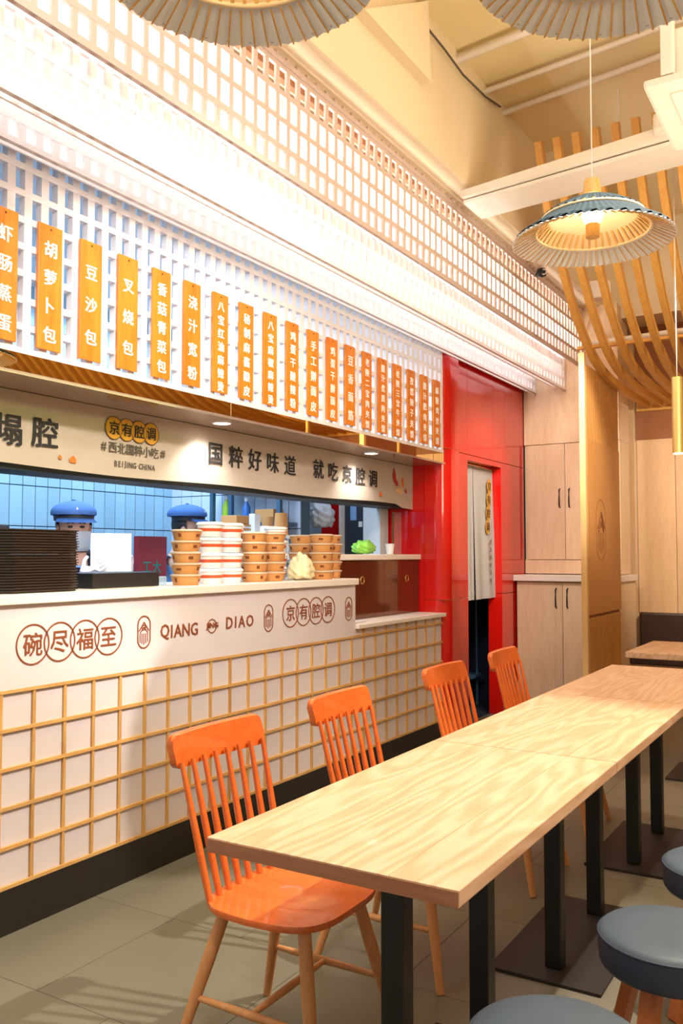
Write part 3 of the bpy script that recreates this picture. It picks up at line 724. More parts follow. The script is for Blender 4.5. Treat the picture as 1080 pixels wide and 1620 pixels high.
# bench
bn2 = empty('bench', (.2, 7.6, 0), 'dark brown leather bench with low back along the rear wood wall', 'bench')
box('base', (-1.72, 7.45, 0), (2.4, 7.88, .40), M['wallwood'], bn2)
MB().box((-1.72, 7.42, .40), (2.4, 7.88, .47), .015).build('seat', M['bench'], bn2)
MB().box((-1.72, 7.80, .47), (2.4, 7.89, .80), .015).build('backrest', M['bench'], bn2)
# framed veneer panel; brown board above has the ribs' shadow in its colour
box('shaded_wall_board', (-1.74, 7.88, 2.30), (2.4, 7.90, 3.3), M['brownwood'], struct(empty('trim_7', (0, 7.9, 2.3))))
box('veneer_panel', (-1.735, 7.885, .8), (-1.42, 7.9, 2.30), M['wallwood'], bpy.data.objects['wall_back'])
box('veneer_panel', (-1.415, 7.885, .8), (.6, 7.9, 2.30), M['wallwood'], bpy.data.objects['wall_back'])

# gold tube pendant
tp = empty('tube_pendant', (-.931, 5.28, 1.87), 'slim gold tube pendant lamp at the right edge', 'lamp')
MB().cyl((-.931, 5.28, 1.881), (-.931, 5.28, 2.320), .0315, n=24).build('tube', M['goldtube'], tp, smooth=40)
MB().cyl((-.931, 5.28, 1.876), (-.931, 5.28, 1.881), .028, n=24).build('lens', M['tube'], tp)
MB().cyl((-.931, 5.28, 2.320), (-.931, 5.28, 4.1), .003, n=6).build('cord', M['pipe'], tp)
light('tube_lamp', 'SPOT', (-.931, 5.28, 1.86), 12, WARM, (-.931, 5.28, 0), .02, angle=80, blend=.6)

# ================================================================== CEILING SERVICES
tr = empty('cable_trunking', (-1.0, 4.6, 3.35), 'wide white trunking crossing under the ceiling behind the teal pendant', 'duct')
def slope(x): return 3.335+.075*(x+1.93)
m = MB()
m.prism([(-1.93, slope(-1.93)-.02), (1.8, slope(1.8)-.02-.05), (1.8, slope(1.8)+.05), (-1.93, slope(-1.93)+.02)], 'Y', 4.50, 4.66); m.build('upper_tray', M['pipe'], tr)
m = MB(); m.prism([(-1.93, slope(-1.93)-.045), (1.8, slope(1.8)-.12), (1.8, slope(1.8)-.085), (-1.93, slope(-1.93)-.028)], 'Y', 4.53, 4.80); m.build('lower_tray', M['pipe'], tr)
box('junction_box', (-.88, 4.45, 3.40), (-.66, 4.70, 3.50), M['pipe'], tr, .02)
CD = [((-2.0+.1, 4.39, 4.05), (.6, 4.05, 4.05), .022, 'thick white conduit nearest on the cream ceiling'), ((-1.9, 4.80, 4.06), (.6, 4.50, 4.06), .016, 'thin white conduit on the ceiling behind the thick one'),
      ((-1.9, 5.10, 4.06), (.6, 4.72, 4.06), .018, 'white conduit furthest back on the cream ceiling')]
for a, b, rr, lab in CD: tag(MB().cyl(a, b, rr, n=10).build('conduit', M['pipe'], None, smooth=40), lab, 'pipe')
tag(MB().tube([(-1.88, 3.95, 4.0), (-1.87, 4.15, 3.98), (-1.87, 4.4, 3.96), (-1.88, 4.75, 4.0), (-1.88, 5.0, 4.05)], .006, 6).build('cable', M['inkgrey'], None), 'dark cable looping along the top of the cream bulkhead', 'cable')
tag(MB().tube([(-1.05, 3.6, 4.09), (-1.06, 4.0, 4.09), (-1.07, 4.12, 4.09), (-.9, 4.16, 4.092), (-.4, 4.05, 4.092)], .009, 6).build('cable', M['inkgrey'], None), 'dark cable running over the ceiling beside the lamp cord', 'cable')
ac = empty('ceiling_cassette', (-.42, 3.95, 3.2), 'square white air conditioning cassette hanging at the right edge', 'air conditioner')
MB().box((-.75, 3.62, 3.20), (-.08, 4.28, 3.235), .015).build('fascia', M['pipe'], ac)
MB().box((-.69, 3.68, 3.235), (-.14, 4.22, 3.45), .01).build('body', M['pipe'], ac)
MB().box((-.66, 3.71, 3.192), (-.17, 4.19, 3.202), .004).build('grille', M['pipe'], ac)
MB().box((-.68, 3.62, 3.236), (-.63, 3.67, 4.1), .004).build('riser', M['pipe'], ac)
for x, y in ((-.66, 4.2), (-.2, 3.72), (-.2, 4.2)): MB().cyl((x, y, 3.45), (x, y, 4.1), .006, n=6).build('hanger_rod', M['pipe'], ac)
sc = empty('small_camera', (-2.0, 6.06, 3.30), 'small black round security camera on the upper lattice', 'camera')
MB().tube([(-2.02, 6.10, 3.33), (-1.98, 6.05, 3.32)], .02, 10).build('bracket', M['black'], sc)
m = MB(); m.lathe([(.001, .035), (.03, .025), (.036, 0), (.03, -.025), (.001, -.035)], c=(-1.965, 6.02, 3.315), n=18); m.build('housing', M['black'], sc, smooth=True)
MB().torus((-1.94, 5.995, 3.31), .018, .005, 'Y', 16, 6).build('lens_ring', M['pipe'], sc, smooth=True)
sp = empty('white_speaker', (-1.50, 5.9, 2.98), 'small white box lamp hanging below the teal pendant among the ribs', 'lamp')
MB().box((-1.58, 5.84, 3.02), (-1.46, 5.94, 3.14), .008).build('housing', M['pipe'], sp)
MB().cyl((-1.52, 5.89, 3.14), (-1.52, 5.89, 4.1), .005, n=6).build('stem', M['pipe'], sp)

# ================================================================== KITCHEN CONTENT
cab = empty('low_cabinet', (-2.95, 5.1, .893), 'bronze glossy two-door cabinet standing on the lower worktop', 'cabinet')
box('body', (-3.05, 4.47, .8935), (-2.765, YE-.004, 1.262), M['bronze'], cab)
for a, b, hy in ((4.50, 5.098, 4.80), (5.102, YE-.008, 5.42)):
    d = box('door', (-2.765, a, .898), (-2.752, b, 1.255), M['bronze'], cab)
    MB().torus((-2.748, hy, 1.136), .022, .004, 'X', 24, 6).build('ring_pull', M['brass'], d, smooth=True)
ctop = box('cabinet_top', (-3.1, 4.46, 1.264), (-2.735, YE-.003, 1.300), M['quartz'], None, .003); tag(ctop, 'white slab on top of the bronze cabinet', 'worktop')

def bowl(mat, lidm, r, h, stripe=None):
    t = empty('paper_bowl' if not stripe else 'paper_tub', (0, 0, 0))
    m = MB(); m.lathe([(.001, 0), (r*.80, 0), (r*.82, .002), (r*.97, h*.80), (r*.97, h*.84)], n=24); m.build('cup', mat, t, smooth=45)
    m = MB(); m.lathe([(r*1.0, h*.76), (r*1.045, h*.78), (r*1.045, h*.86), (r*1.01, h*.90), (r*.93, h*.92), (r*.90, h*.955), (.001, h*.955)], n=24); m.build('lid', lidm, t, smooth=45)
    if stripe:
        m = MB(); m.lathe([(r*(.82+.15*.42)+.001, h*.36), (r*(.82+.15*.66)+.001, h*.56)], n=24); m.build('stripe', stripe, t, smooth=True)
    else:
        m = MB()
        for a0, dw, z0, z1 in ((-.9, .35, .30, .55), (.5, .20, .25, .62), (2.4, .4, .3, .5), (4.0, .25, .3, .6)):
            V = [[m.bm.verts.new(((r*(.82+.19*z)+.0008)*math.cos(a0+dw*q/4), (r*(.82+.19*z)+.0008)*math.sin(a0+dw*q/4), h*z)) for q in range(5)] for z in (z0, z1)]
            for q in range(4): m.bm.faces.new((V[0][q], V[0][q+1], V[1][q+1], V[1][q]))
        m.build('print', M['kraftprint'], t)
    return t
kb = bowl(M['kraft'], M['lid'], .070, .052); wb = bowl(M['tub'], M['lidwhite'], .064, .074, M['tubstripe'])
CT = 1.161
ORD = {5: ['bottom', 'second from bottom', 'middle', 'fourth from bottom', 'top'], 4: ['bottom', 'second from bottom', 'third from bottom', 'top']}
def stack(proto, x, y, n, where, h, grp, first=False, kind='kraft paper bowl'):
    for i in range(n):
        c = proto if (first and i == 0) else copy_tree(proto)
        c.location = (x+random.uniform(-.003, .003), y+random.uniform(-.003, .003), CT+.0005+i*h); c.rotation_euler = (0, 0, random.uniform(0, 6.28))
        tag(c, '%s, %s of the stack %s' % (kind, ORD[n][i], where), 'bowl', grp)
stack(kb, -2.665, 3.045, 5, 'furthest left on the worktop', .0505, 'kraft bowls stacked furthest left', True)
stack(wb, -2.69, 3.245, 4, 'right beside the leftmost kraft bowls', .0735, 'white tubs, left stack', True, 'white orange-striped tub')
stack(wb, -2.70, 3.405, 4, 'second of the white tubs', .0735, 'white tubs, second stack', False, 'white orange-striped tub')
stack(kb, -2.68, 3.575, 5, 'just right of the white tubs', .0505, 'kraft bowls right of the tubs')
stack(kb, -2.68, 3.735, 5, 'left of the cream bag', .0505, 'kraft bowls left of the cream bag')
stack(wb, -2.84, 3.99, 4, 'behind the cream bag', .0735, 'white tubs behind the bag', False, 'white orange-striped tub')
stack(wb, -2.86, 3.62, 4, 'behind the middle kraft bowls', .0735, 'white tubs behind the kraft bowls', False, 'white orange-striped tub')
stack(kb, -2.625, 4.13, 5, 'front left at the counter end', .0505, 'kraft bowls at the counter end, front left')
stack(kb, -2.70, 4.335, 5, 'at the very corner of the counter', .0505, 'kraft bowls at the very corner')
stack(kb, -2.86, 4.27, 5, 'at the back of the counter end', .0505, 'kraft bowls at the counter end, back')

# cream plastic bag
def lumpy(name, c, rx, ry, rz, mat, label, cat, seed=1, amp=.10, parent=None, taper=0.):
    rnd = random.Random(seed); m = MB(); t = bmesh.new(); bmesh.ops.create_icosphere(t, subdivisions=4, radius=1)
    ph = [rnd.uniform(0, 6) for _ in range(6)]
    for v in t.verts:
        p = v.co; q = 1+amp*(math.sin(7*p.x+ph[0])*math.sin(6*p.y+ph[1])+.6*math.sin(13*p.z+9*p.x+ph[2])+.4*math.sin(21*p.y+ph[3]))*.6
        tp_ = 1-taper*(p.z+.7); v.co = Vector((p.x*rx*q*tp_, p.y*ry*q*tp_, max(p.z, -.72)*rz*q))
    zm = min(v.co.z for v in t.verts)
    for v in t.verts: v.co.z = max(v.co.z, zm+.02*rz)
    zm = min(v.co.z for v in t.verts)
    m.add(t, Matrix.Translation((c[0], c[1], c[2]-zm))); o = m.build(name, mat, parent, smooth=True)
    if label: tag(o, label, cat)
    return o
lumpy('plastic_bag', (-2.64, 3.945, CT+.001), .075, .105, .080, M['ybag'], 'cream see-through plastic bag bulging on the worktop between bowl stacks', 'bag', 3, .16, None, .26)
# kraft cups behind
for x, y, z0, r, h, lab in ((-3.02, 4.52, 1.161, .052, .30, ''),): pass
ps = empty('pickup_shelf', (-3.25, 4.5, .9), 'white kitchen work shelf behind the bowl stacks', 'shelf')
box('board', (-3.43, 3.9, 1.40), (-3.12, 4.60, 1.42), M['kwall'], ps)
for y in (3.92, 4.57): box('support', (-3.4, y-.01, .920), (-3.16, y+.01, 1.40), M['kwall'], ps)
for x, y, hgt, rr, lab in ((-3.14, 4.62, .135, .048, 'brown kraft paper cup upside down, taller of the two behind the bowls'), (-3.14, 4.62, .1, .04, '')):
    if not lab: continue
def kcup(x, y, h, r, lab, z=1.42):
    t = empty('kraft_cup', (x, y, z), lab, 'cup', 'kraft cups behind the bowls')
    m = MB(); m.lathe([(.001, 0), (r, 0), (r*1.0, .004), (r*.82, h), (r*.80, h), (r*.78, h-.004), (.001, h-.004)], c=(x, y, z), n=24); m.build('cup', M['kraft'], t, smooth=40)
    MB().torus((x, y, z+.003), r, .002, n=24, m=6).build('rim', M['kraft'], t, smooth=True)
kcup(-3.175, 4.545-.03, .14, .046, 'tall brown paper cup stack turned over, left one behind the corner bowls')
kcup(-3.30, 4.545, .12, .042, 'shorter brown paper cup beside the tall one')
# trays stack
tmh = MB()
pts = []
tray_pts = [(-2.62, 2.02), (-2.575, 2.06), (-2.575, 2.20), (-2.575, 2.31), (-2.60, 2.365), (-2.66, 2.39), (-2.92, 2.39), (-2.95, 2.36), (-2.95, 1.98), (-2.92, 1.95), (-2.66, 1.95)]
cx_, cy_ = -2.76, 2.17
tmh.prism([(x-cx_, y-cy_) for x, y in tray_pts], 'Z', 0, .0055)
tmh.prism([((x-cx_)*1.03, (y-cy_)*1.03) for x, y in tray_pts], 'Z', .0055, .0095)
TW = ['topmost', 'second', 'third', 'fourth', 'fifth', 'sixth', 'seventh', 'eighth', 'ninth', 'tenth', 'eleventh']
TN = ['lowest']+[q+' from the bottom' for q in TW[1:]]+['middle one']+[q+' from the top' for q in TW[1:]][::-1]+['topmost']
tmesh = tmh.mesh('serving_tray', M['tray'])
for i in range(23):
    o = link('serving_tray', tmesh, None, (cx_+random.uniform(-.002, .002), cy_-.024+random.uniform(-.002, .002), CT+.0005+i*.0100))
    tag(o, 'dark brown serving tray, %s of the stack at the left end' % TN[i], 'tray', 'stack of dark serving trays')
o = box('black_box', (-2.92, 2.50, CT+.001), (-2.68, 2.885, CT+.062), M['blackbox'], None, .004); tag(o, 'low black box on the worktop between the trays and the bowls', 'box')
pos_ = empty('order_terminal', (-2.95, 2.08, CT), 'dark order terminal behind the stack of trays', 'terminal')
MB().box((-3.0, 2.02, CT+.001), (-2.97, 2.33, CT+.30-.04), .012).build('screen', M['magenta'], pos_)
# clear plastic box and maroon box
o = MB().box((-2.80, 2.91, CT+.001), (-2.74, 3.0, CT+.04), .006).build('clear_box', M['clear'], None); tag(o, 'small clear plastic box left of the kraft bowls', 'box')
mb_ = empty('maroon_box', (-3.35, 3.6, 1.0), 'maroon carton with teal print standing behind the leftmost bowls', 'box')
box('carton', (-3.46, 3.52, .92), (-3.42, 3.74, 1.40), M['maroon'], mb_)
for i, (dy, dz) in enumerate(((.05, .33), (.13, .33), (.10, .24))):
    lettering('工大火'[i], (-3.419, 3.53+dy, .92+dz-.02), .075, M['tealink'], mb_, bold=.003)
lettering('▬▬', (-3.419, 3.61, 1.37), .02, M['tubstripe'], mb_) if False else None
kt = empty('kitchen_bench', (-3.3, 4.0, 0), 'steel kitchen bench behind the service counter', 'bench')
box('top', (-3.50, 3.42, .88), (-3.10, 4.62, .919), M['steel'], kt)
box('base', (-3.5, 3.46, 0.002), (-3.16, 3.88, .88), M['kdark'], kt)

# wall shelf unit on the far kitchen wall
sh = empty('steel_shelf', (-3.5, 4.7, 0), 'blue-grey steel shelf rack against the far kitchen wall', 'shelf')
for x in (-3.86, -3.70, -3.30): box('upright', (x-.014, 4.66, 0.002), (x+.014, 4.69, 1.741), M['steelblue'], sh)
for z in (1.755, 1.50): box('shelf_board', (-3.90, 4.64, z-.014), (-3.27, 4.84, z+.012), M['steelblue'], sh)
IT = [('lime_bottle', (-3.80, 4.50), .028, 1.52, .155, M['lime'], 'lime green bottle on the steel kitchen shelf'),
      ('spray_bottle', (-3.62, 4.62), .026, 1.515, .125, M['blueliquid'], 'clear spray bottle half filled with blue liquid on the steel shelf')]
def bottle(name, x, y, r, z, h, mat, lab):
    t = empty(name, (x, y, z), lab, 'bottle')
    m = MB(); m.lathe([(.001, 0), (r, 0), (r, h*.62), (r*.45, h*.82), (r*.38, h*.86)], c=(x, y, z), n=18); m.build('body', mat, t, smooth=45)
    m = MB(); m.lathe([(r*.5, h*.86), (r*.5, h), (.001, h)], c=(x, y, z), n=14); m.build('cap', M['tub'], t, smooth=45)
bottle('lime_bottle', -3.79, 4.74, .030, 1.5125, .19, M['lime'], 'lime green bottle on the steel kitchen shelf')
bottle('spray_bottle', -3.62, 4.74, .028, 1.5125, .17, M['blueliquid'], 'clear spray bottle with blue liquid on the steel shelf')
def pack(x, y, z, sx, sy, sz, mat, lab, cat='box', rot=0, name='carton'):
    o = MB().box((-sx/2, -sy/2, 0), (sx/2, sy/2, sz), .004).build(name, mat, None, origin=(0, 0, 0)); o.location = (x, y, z); o.rotation_euler = (0, 0, rot); tag(o, lab, cat); return o
pack(-3.42, 4.73, 1.513, .15, .12, .085, M['kraft'], 'brown carton on the lower board of the steel shelf')
pack(-3.62, 4.75, 1.768, .10, .10, .06, M['lime'], 'lime green packet on top of the steel shelf', 'packet', name='packet')
pack(-3.48, 4.75, 1.768, .12, .10, .05, M['tub'], 'white packet on top of the steel shelf', 'packet', name='packet')
pack(-3.35, 4.75, 1.768, .07, .10, .055, M['lime'], 'yellow-green packet at the right end of the shelf top', 'packet', name='packet')
# stacked white takeaway containers and lids on the work shelf
for i in range(5):
    m = MB().box((-3.34, 4.10, 1.421+.012*i), (-3.20, 4.24, 1.431+.012*i), .003); o = m.build('food_tray', M['tub'] if i % 2 else M['kraft'], None)
    tag(o, '%s shallow food tray, %s, on the work shelf' % ('white' if i % 2 else 'brown', ['lowest', 'second from the bottom', 'in the middle of the pile', 'second from the top', 'topmost'][i]), 'tray', 'shallow food trays on the work shelf')
pack(-3.27, 4.17, 1.482, .12, .12, .05, M['kraft'], 'kraft box on the pile of shallow food trays')
pack(-3.28, 4.38, 1.421, .04, .10, .13, M['tub'], 'white printed packet leaning on the work shelf', 'packet', .3, name='packet')
pack(-3.36, 4.40, 1.421, .03, .10, .12, M['kdark'], 'dark packet beside the white one on the work shelf', 'packet', .3, name='packet')
# hanging white bag
wb_ = lumpy('plastic_bag', (-3.36, 5.28, 1.49), .07, .12, .10, M['bag'], 'white plastic bag hanging by the red board in the kitchen', 'bag', 5, .2)
hk = empty('wall_hook_rail', (-3.36, 5.28, 1.70), 'thin steel rail holding the white plastic bag', 'rail')
MB().cyl((-3.36, 4.96, 1.72), (-3.36, 5.50, 1.72), .006, n=8).build('rail', M['steel'], hk)
MB().tube([(-3.36, 5.28, 1.60), (-3.355, 5.275, 1.66), (-3.36, 5.28, 1.725)], [.03, .012, .008], 8).build('bag_neck', M['bag'], hk)
lumpy('plastic_bag', (-3.24, 3.98+.02, 1.42), .05, .07, .09, M['bag'], 'big white plastic bag standing behind the bowl stacks', 'bag', 8, .2) if False else pack(-2.965, 4.10, CT+.001, .06, .10, .30, M['tub'], 'white tall paper sack behind the cream bag', 'sack', name='paper_sack')
lumpy('plastic_bag', (-2.93, 5.14, 1.301), .06, .11, .05, M['gbag'], 'green and white plastic bag on the slab over the bronze cabinet', 'bag', 11, .2)
# far end of kitchen
o = box('red_board', (-3.50, 5.50, 0.002), (-3.34, 5.53, 1.9), M['red']); tag(o, 'tall narrow red board at the far end of the kitchen', 'board')
fr = empty('dark_fridge', (-3.2, 5.52, 0), 'dark upright cabinet with small labels at the far end of the kitchen', 'cabinet')
box('body', (-3.32, 5.54, 0.002), (-3.13, 5.9, 1.95), M['kdark'], fr)
box('sticker', (-3.27, 5.535, 1.55), (-3.22, 5.54, 1.66), M['ltblue'], fr); box('sticker', (-3.20, 5.535, 1.50), (-3.17, 5.54, 1.54), M['tub'], fr)
struct(box('trim_8', (-3.335, 5.48, 0), (-3.322, 5.60, 2.0), M['white']))
struct(box('wall_kitchen_end', (-3.13, 5.48, 0), (-2.99, 5.60, 2.1), M['kwall']))
struct(box('wall_kitchen_back_end', (-4.4, 5.95, 0), (-3.05, 6.0, 3.0), M['kwall']))
cp = empty('white_cup', (-2.87, 5.45, 1.301), 'small white paper cup on the slab near the red wall', 'cup')
m = MB(); m.lathe([(.001, 0), (.024, 0), (.033, .072), (.030, .072), (.022, .004), (.001, .004)], c=(-2.87, 5.40, 1.301), n=20); m.build('cup', M['tub'], cp, smooth=40)
MB().torus((-2.87, 5.40, 1.372), .032, .0022, n=20, m=6).build('rim', M['tub'], cp, smooth=True)
gp_ = empty('glass_screen', (-2.87, 5.45, 1.302), 'clear glass pane with metal edge beside the white cup', 'screen')
box('pane', (-2.90, 5.50, 1.301), (-2.892, YE-.002, 1.60), M['glass'], gp_); box('edge', (-2.902, 5.496, 1.301), (-2.890, 5.502, 1.60), M['brass'], gp_)
# switches / flyer on low worktop
o = MB().box((-2.73, 4.44, .894), (-2.62, 4.66, .900), .001).build('leaflet', M['paper'], None); tag(o, 'pile of pale leaflets lying on the lower worktop', 'leaflet')

# ================================================================== DOORWAY
nr = empty('door_curtain', (XR-.07, 6.5, .95), 'cream split door curtain with brown logo and small writing in the red doorway', 'curtain')
def flap(y0, y1, name):
    m = MB(); n = 14; V = []
    for i in range(n+1):
        row = []
        for j in range(9):
            s = j/8; y = y0+(y1-y0)*i/n; y += (.035*s*s if y1 > 6.6 else -.0*s)*(i/n) - (0 if y1 > 6.6 else .03*s*(i/n))
            row.append(m.bm.verts.new((XR-.075+.010*math.sin(i*.9)*s+.02*s, y, 1.998-s*1.05)))
        V.append(row)
    for A, B in zip(V, V[1:]):
        for j in range(8): m.bm.faces.new((A[j], B[j], B[j+1], A[j+1]))
    bmesh.ops.solidify(m.bm, geom=m.bm.faces[:], thickness=.003)
    return m.build(name, M['noren'], nr, smooth=40)
flap(DY0+.005, 6.375, 'left_flap'); flap(6.38, DY1-.01, 'right_flap')
XN = XR-.048
for i, c in enumerate('京有腔调'):
    m = MB(); disc(m, (6.655-.012*i, 1.85-.11*i), .058, XN-.001, XN+.001, sy=.75); m.build('emblem_disc', M['goldink'], nr)
    lettering(c, (XN+.002, 6.655-.012*i, 1.85-.11*i), .075, M['darkbrown'], nr, name='character', bold=.002)
for i, c in enumerate('西北国粹小吃'): lettering(c, (XN+.01, 6.655, 1.40-.062*i), .040, M['inkgrey'], nr, name='character', bold=.001)
MB().cyl((XR-.08, DY0, 2.0), (XR-.08, DY1, 2.0), .008, n=8).build('rod', M['brass'], nr)
dr = empty('utility_rack', (-2.95, 6.8, 0), 'blue-grey utility rack seen below the door curtain', 'rack')
for y in (6.32, 6.62, 6.95): MB().cyl((-2.95, y+.2, .002), (-2.95, y+.2, 1.5), .012, n=10).build('upright', M['steelblue'], dr)
for z in (.25, .95): box('shelf_board', (-3.2, 6.45, z), (-2.9, 7.2, z+.02), M['steelblue'], dr)
dp = empty('dustpan', (-2.75, 6.35, 0), 'pale blue long-handled dustpan standing in the doorway', 'dustpan')
MB().tube([(-2.75, 6.27, .10), (-2.76, 6.22, .55), (-2.77, 6.20, .95)], .010, 8).build('handle', M['ltblue'], dp, smooth=60)
MB().prism([(6.22, .002), (6.44, .002), (6.42, .03), (6.30, .15), (6.24, .15)], 'X', -2.83, -2.66).build('pan', M['steelblue'], dp)
struct(box('wall_passage_drape', (-3.3, 5.98, 0), (-3.28, 7.38, 2.9), M['curtain']))

# ================================================================== PEOPLE
def skin_mesh(verts, edges, mat, lvl=2, root=0):
    me = bpy.data.meshes.new('tmp'); me.from_pydata([v[:3] for v in verts], edges, [])
    ob = bpy.data.objects.new('tmp', me); COL.objects.link(ob)
    md = ob.modifiers.new('s', 'SKIN'); md.use_smooth_shade = True
    for i, v in enumerate(verts):
        sv = me.skin_vertices[0].data[i]; r = v[3]; sv.radius = r if isinstance(r, tuple) else (r, r); sv.use_root = (i == root)
    sb = ob.modifiers.new('d', 'SUBSURF'); sb.levels = lvl; sb.render_levels = lvl
    bpy.context.view_layer.update()
    dg = bpy.context.evaluated_depsgraph_get(); out = bpy.data.meshes.new_from_object(ob.evaluated_get(dg))
    bpy.data.objects.remove(ob); bpy.data.meshes.remove(me)
    out.materials.clear(); out.materials.append(mat)
    return out
def person(loc, ang, label, height=1.60, holding=True):
    """local frame: faces +x, left hand side +y"""
    s = height/1.60; r = empty('person', (0, 0, 0), label, 'person', )
    EYE = 1.475*s
    # one continuous body: legs, trunk, arms, neck, head
    V = [(0, 0, .86, (.15, .11)), (0, 0, 1.02, (.13, .10)), (0, 0, 1.20, (.15, .105)), (.0, 0, 1.285, (.12, .09)), (.01, 0, 1.35, .052), (.03, 0, 1.42, .068), (.035, 0, 1.48, (.092, .080)), (.025, 0, 1.55, (.085, .08)),
         (0, .10, .80, .085), (.01, .10, .45, .055), (-.01, .10, .09, .038), (.12, .10, .035, .034),
         (0, -.10, .80, .085), (.01, -.10, .45, .055), (-.01, -.10, .09, .038), (.12, -.10, .035, .034),
         (0, .175, 1.265, .052), (.03, .22, 1.02, .042), (.18, .24, 1.10, .033), (.25, .245, 1.21, .024),
         (0, -.175, 1.265, .052), (.10, -.22, 1.06, .042), (.29, -.13, 1.13, .033), (.44, -.03, 1.225, .024)]
    E = [(0, 1), (1, 2), (2, 3), (3, 4), (4, 5), (5, 6), (6, 7), (0, 8), (8, 9), (9, 10), (10, 11), (0, 12), (12, 13), (13, 14), (14, 15), (3, 16), (16, 17), (17, 18), (18, 19), (3, 20), (20, 21), (21, 22), (22, 23)]
    V = [(x*s, y*s, z*s, (q[0]*s, q[1]*s) if isinstance(q, tuple) else q*s) for x, y, z, q in V]
    link('body', skin_mesh(V, E, M['skin'], 2), r, (0, 0, 0))
    # clothes
    C = [(v[0], v[1], v[2], (v[3][0]+.012, v[3][1]+.012) if isinstance(v[3], tuple) else v[3]+.010) for v in V]
    idx = [0, 1, 2, 3, 16, 17, 18, 20, 21, 22]; mp = {k: i for i, k in enumerate(idx)}
    CC = [C[k] for k in idx]; CE = [(mp[a], mp[b]) for a, b in E if a in mp and b in mp]
    link('shirt', skin_mesh(CC, CE, M['ltblue'], 2), r, (0, 0, 0))
    idx = [0, 8, 9, 10, 12, 13, 14]; mp = {k: i for i, k in enumerate(idx)}
    link('trousers', skin_mesh([C[k] for k in idx], [(mp[a], mp[b]) for a, b in E if a in mp and b in mp], M['navy'], 2), r, (0, 0, 0))
    m = MB()   # apron bib + skirt wrapped in front
    for z0, z1, w0, w1, xx in ((.55, 1.02, .17, .15, .125), (1.02, 1.26, .13, .09, .135)):
        VV = [[m.bm.verts.new(((xx+.02-.10*(q/4)**2)*s, w*(q/4)*s, z*s)) for q in range(-4, 5)] for z, w in ((z0, w0), (z1, w1))]
        for q in range(8): m.bm.faces.new((VV[0][q], VV[0][q+1], VV[1][q+1], VV[1][q]))
    for sy in (-1, 1): m.sweep([(.135*s, .075*sy*s, 1.25*s), (.10*s, .07*sy*s, 1.33*s), (.0, .075*sy*s, 1.355*s)], .012, .003, (0, 1, 0))
    bmesh.ops.solidify(m.bm, geom=m.bm.faces[:], thickness=.002); m.build('apron', M['navy'], r, origin=(0, 0, 0))
    # face
    hx = .105*s
    for sy in (-1, 1):
        m = MB(); m.lathe([(.001, .010), (.007, .007), (.009, 0), (.007, -.007), (.001, -.010)], n=12)
        o = m.build('eye', M['eye'], r, smooth=True, origin=(0, 0, 0)); o.location = (hx-.001, .031*sy*s, EYE); o.scale = (.6, 1.5, .6)
        m = MB().sweep([(hx+.002, .048*sy*s, EYE+.018*s), (hx+.006, .030*sy*s, EYE+.024*s), (hx+.006, .014*sy*s, EYE+.019*s)], .002, .003, (1, 0, 0)); m.build('eyebrow', M['hair'], r, origin=(0, 0, 0))
        m = MB(); t = bmesh.new(); bmesh.ops.create_uvsphere(t, u_segments=12, v_segments=8, radius=1)
        m.add(t, Matrix.Translation((.02*s, .086*sy*s, EYE-.012*s)) @ Matrix.Diagonal((.018, .009, .030, 1))); m.build('ear', M['skin'], r, smooth=True, origin=(0, 0, 0))
    # mask: curved shield over nose and mouth
    m = MB(); G = []
    for i in range(9):
        z = EYE-.022*s-.108*s*i/8; row = []
        for j in range(-8, 9):
            a = j/8*1.25; bul = .013*math.cos(j/8*1.4)*math.sin(PI*(i/8*.8+.15)); rr = (.092-.012*(i/8)**2)*s+bul*s
            row.append(m.bm.verts.new((.022*s+rr*math.cos(a), rr*math.sin(a)*.96, z)))
        G.append(row)
    for A, B in zip(G, G[1:]):
        for j in range(16): m.bm.faces.new((A[j], A[j+1], B[j+1], B[j]))
    bmesh.ops.solidify(m.bm, geom=m.bm.faces[:], thickness=.002); m.build('face_mask', M['mask'], r, smooth=60, origin=(0, 0, 0))
    # hair: back shell
    m = MB(); t = bmesh.new(); bmesh.ops.create_uvsphere(t, u_segments=24, v_segments=16, radius=1)
    bmesh.ops.delete(t, geom=[v for v in t.verts if v.co.x > .35 or v.co.z < -.75], context='VERTS')
    m.add(t, Matrix.Translation((.015*s, 0, EYE+.015)) @ Matrix.Diagonal((.104*s, .096*s, .105*s, 1))); m.build('hair', M['hair'], r, smooth=True, origin=(0, 0, 0))
    # newsboy cap: puffed crown of eight gores, band, visor
    m = MB(); t = bmesh.new(); bmesh.ops.create_uvsphere(t, u_segments=32, v_segments=16, radius=1)
    bmesh.ops.delete(t, geom=[v for v in t.verts if v.co.z < -.35], context='VERTS')
    for v in t.verts:
        a = math.atan2(v.co.y, v.co.x); v.co *= 1-.035*abs(math.cos(4*a))**6*(1 if v.co.z < .95 else 0)
    m.add(t, Matrix.Translation((.012*s, 0, EYE+.078*s)) @ Matrix.Diagonal((.128*s, .122*s, .066*s, 1))); cp_ = m.build('cap', M['cap'], r, smooth=True, origin=(0, 0, 0))
    WP[cp_] = Vector((0, 0, 0))
    m = MB(); m.lathe([(.104*s, EYE+.035*s), (.107*s, EYE+.062*s)], c=(.02*s, 0, 0), n=32); m.build('band', M['capband'], cp_, smooth=True, origin=(0, 0, 0))
    m = MB(); A_, B_ = [], []
    for j in range(-8, 9):
        a = j/8*1.15; A_.append(m.bm.verts.new((.02*s+.104*s*math.cos(a), .104*s*math.sin(a), EYE+.048*s))); B_.append(m.bm.verts.new((.035*s+.150*s*math.cos(a*.86), .118*s*math.sin(a), EYE+(.026-.006*math.cos(a))*s)))
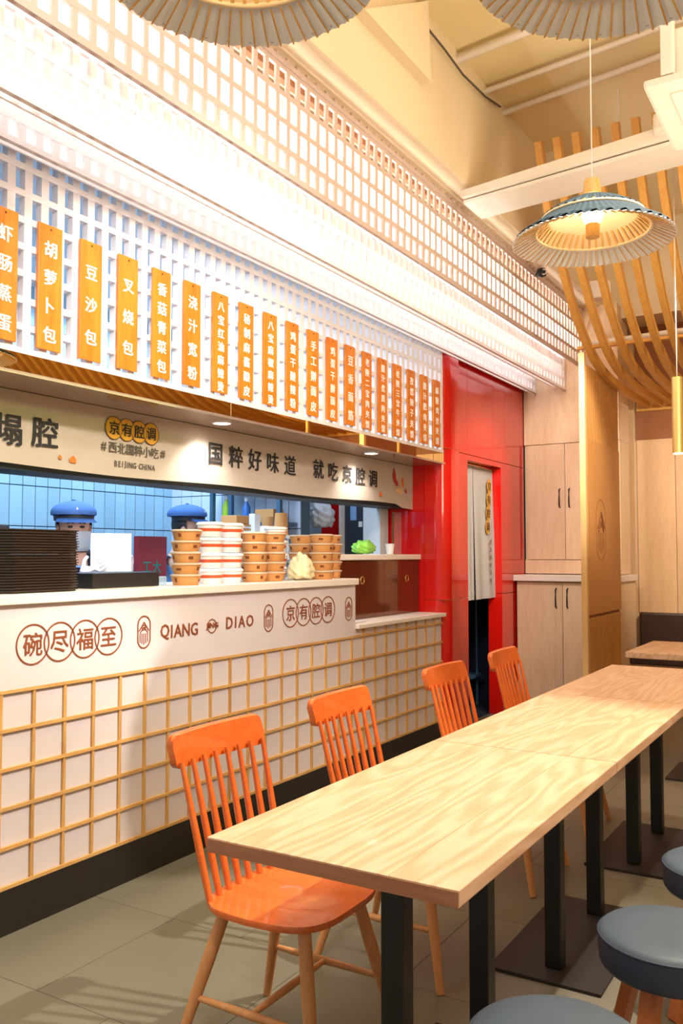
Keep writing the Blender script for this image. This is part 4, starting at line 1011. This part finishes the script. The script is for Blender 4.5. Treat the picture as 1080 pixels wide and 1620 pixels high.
    for j in range(16): m.bm.faces.new((A_[j], A_[j+1], B_[j+1], B_[j]))
    bmesh.ops.solidify(m.bm, geom=m.bm.faces[:], thickness=.004); m.build('visor', M['cap'], cp_, smooth=60, origin=(0, 0, 0))
    MB().cyl((.012*s, 0, EYE+.142*s), (.012*s, 0, EYE+.150*s), .010, n=12).build('button', M['cap'], cp_, origin=(0, 0, 0))
    lettering('人', (.132*s, 0, EYE+.088*s), .03, M['tub'], cp_, name='badge', bold=.003)
    # gloved hands: palm and five fingers each
    for sy, wv, dirv, up_ in ((1, V[19], Vector((.35, -.15, .9)), Vector((.9, -.4, 0))), (-1, V[23], Vector((.05, .82, .5)), Vector((-1, 0, 0)))):
        w0 = Vector(wv[:3]); d = dirv.normalized(); n_ = up_; n_ = (n_-d*n_.dot(d)).normalized(); sd = d.cross(n_).normalized()
        if sd.z < 0: sd = -sd
        HV = [(*w0, .024*s), (*(w0+d*.045*s), (.034*s, .018*s)), (*(w0+d*.085*s), (.036*s, .015*s))]; HE = [(0, 1), (1, 2)]
        for f in range(4):
            o_ = (1.5-f)*.019*s; L = (.062, .072, .068, .052)[f]*s
            b0 = w0+d*.088*s+sd*o_; b1 = b0+d*L*.45+n_*.004; b2 = b1+(d*.75+n_*.55).normalized()*L*.35; b3 = b2+(d*.4+n_*.9).normalized()*L*.3
            i0 = len(HV); HV += [(*b0, .0095*s), (*b1, .0088*s), (*b2, .008*s), (*b3, .007*s)]; HE += [(2, i0), (i0, i0+1), (i0+1, i0+2), (i0+2, i0+3)]
        t0 = w0+d*.035*s+sd*.030*s; t1_ = t0+(d*.6+sd*.7+n_*.3).normalized()*.035*s; t2_ = t1_+(d*.9+sd*.2+n_*.3).normalized()*.028*s
        i0 = len(HV); HV += [(*t0, .012*s), (*t1_, .010*s), (*t2_, .0085*s)]; HE += [(1, i0), (i0, i0+1), (i0+1, i0+2)]
        g = link('glove', skin_mesh(HV, HE, M['glove'], 2), r, (0, 0, 0))
    r.location = loc; r.rotation_euler = (0, 0, ang)
    return r
p1 = person((-3.62, 3.235, 0), math.radians(-33), 'kitchen worker in a blue peaked cap and white face mask holding up a white card', 1.565)
p2 = person((-3.74, 4.26, 0), math.radians(20), 'second kitchen worker in a blue cap, mostly hidden behind the leftmost bowls', 1.60)
# white sheet held by the first worker
o = MB().box((-.003, -.098, 0), (.003, .098, .20), .001).build('white_card', M['paper'], None, origin=(0, 0, 0)); o.location = (-3.235, 3.135, 1.205); o.rotation_euler = (0, math.radians(-3), math.radians(-42))
tag(o, 'blank white card held up in the gloved hands of the worker', 'card')
for o in COL.objects:
    if o.name == 'white_card': pass
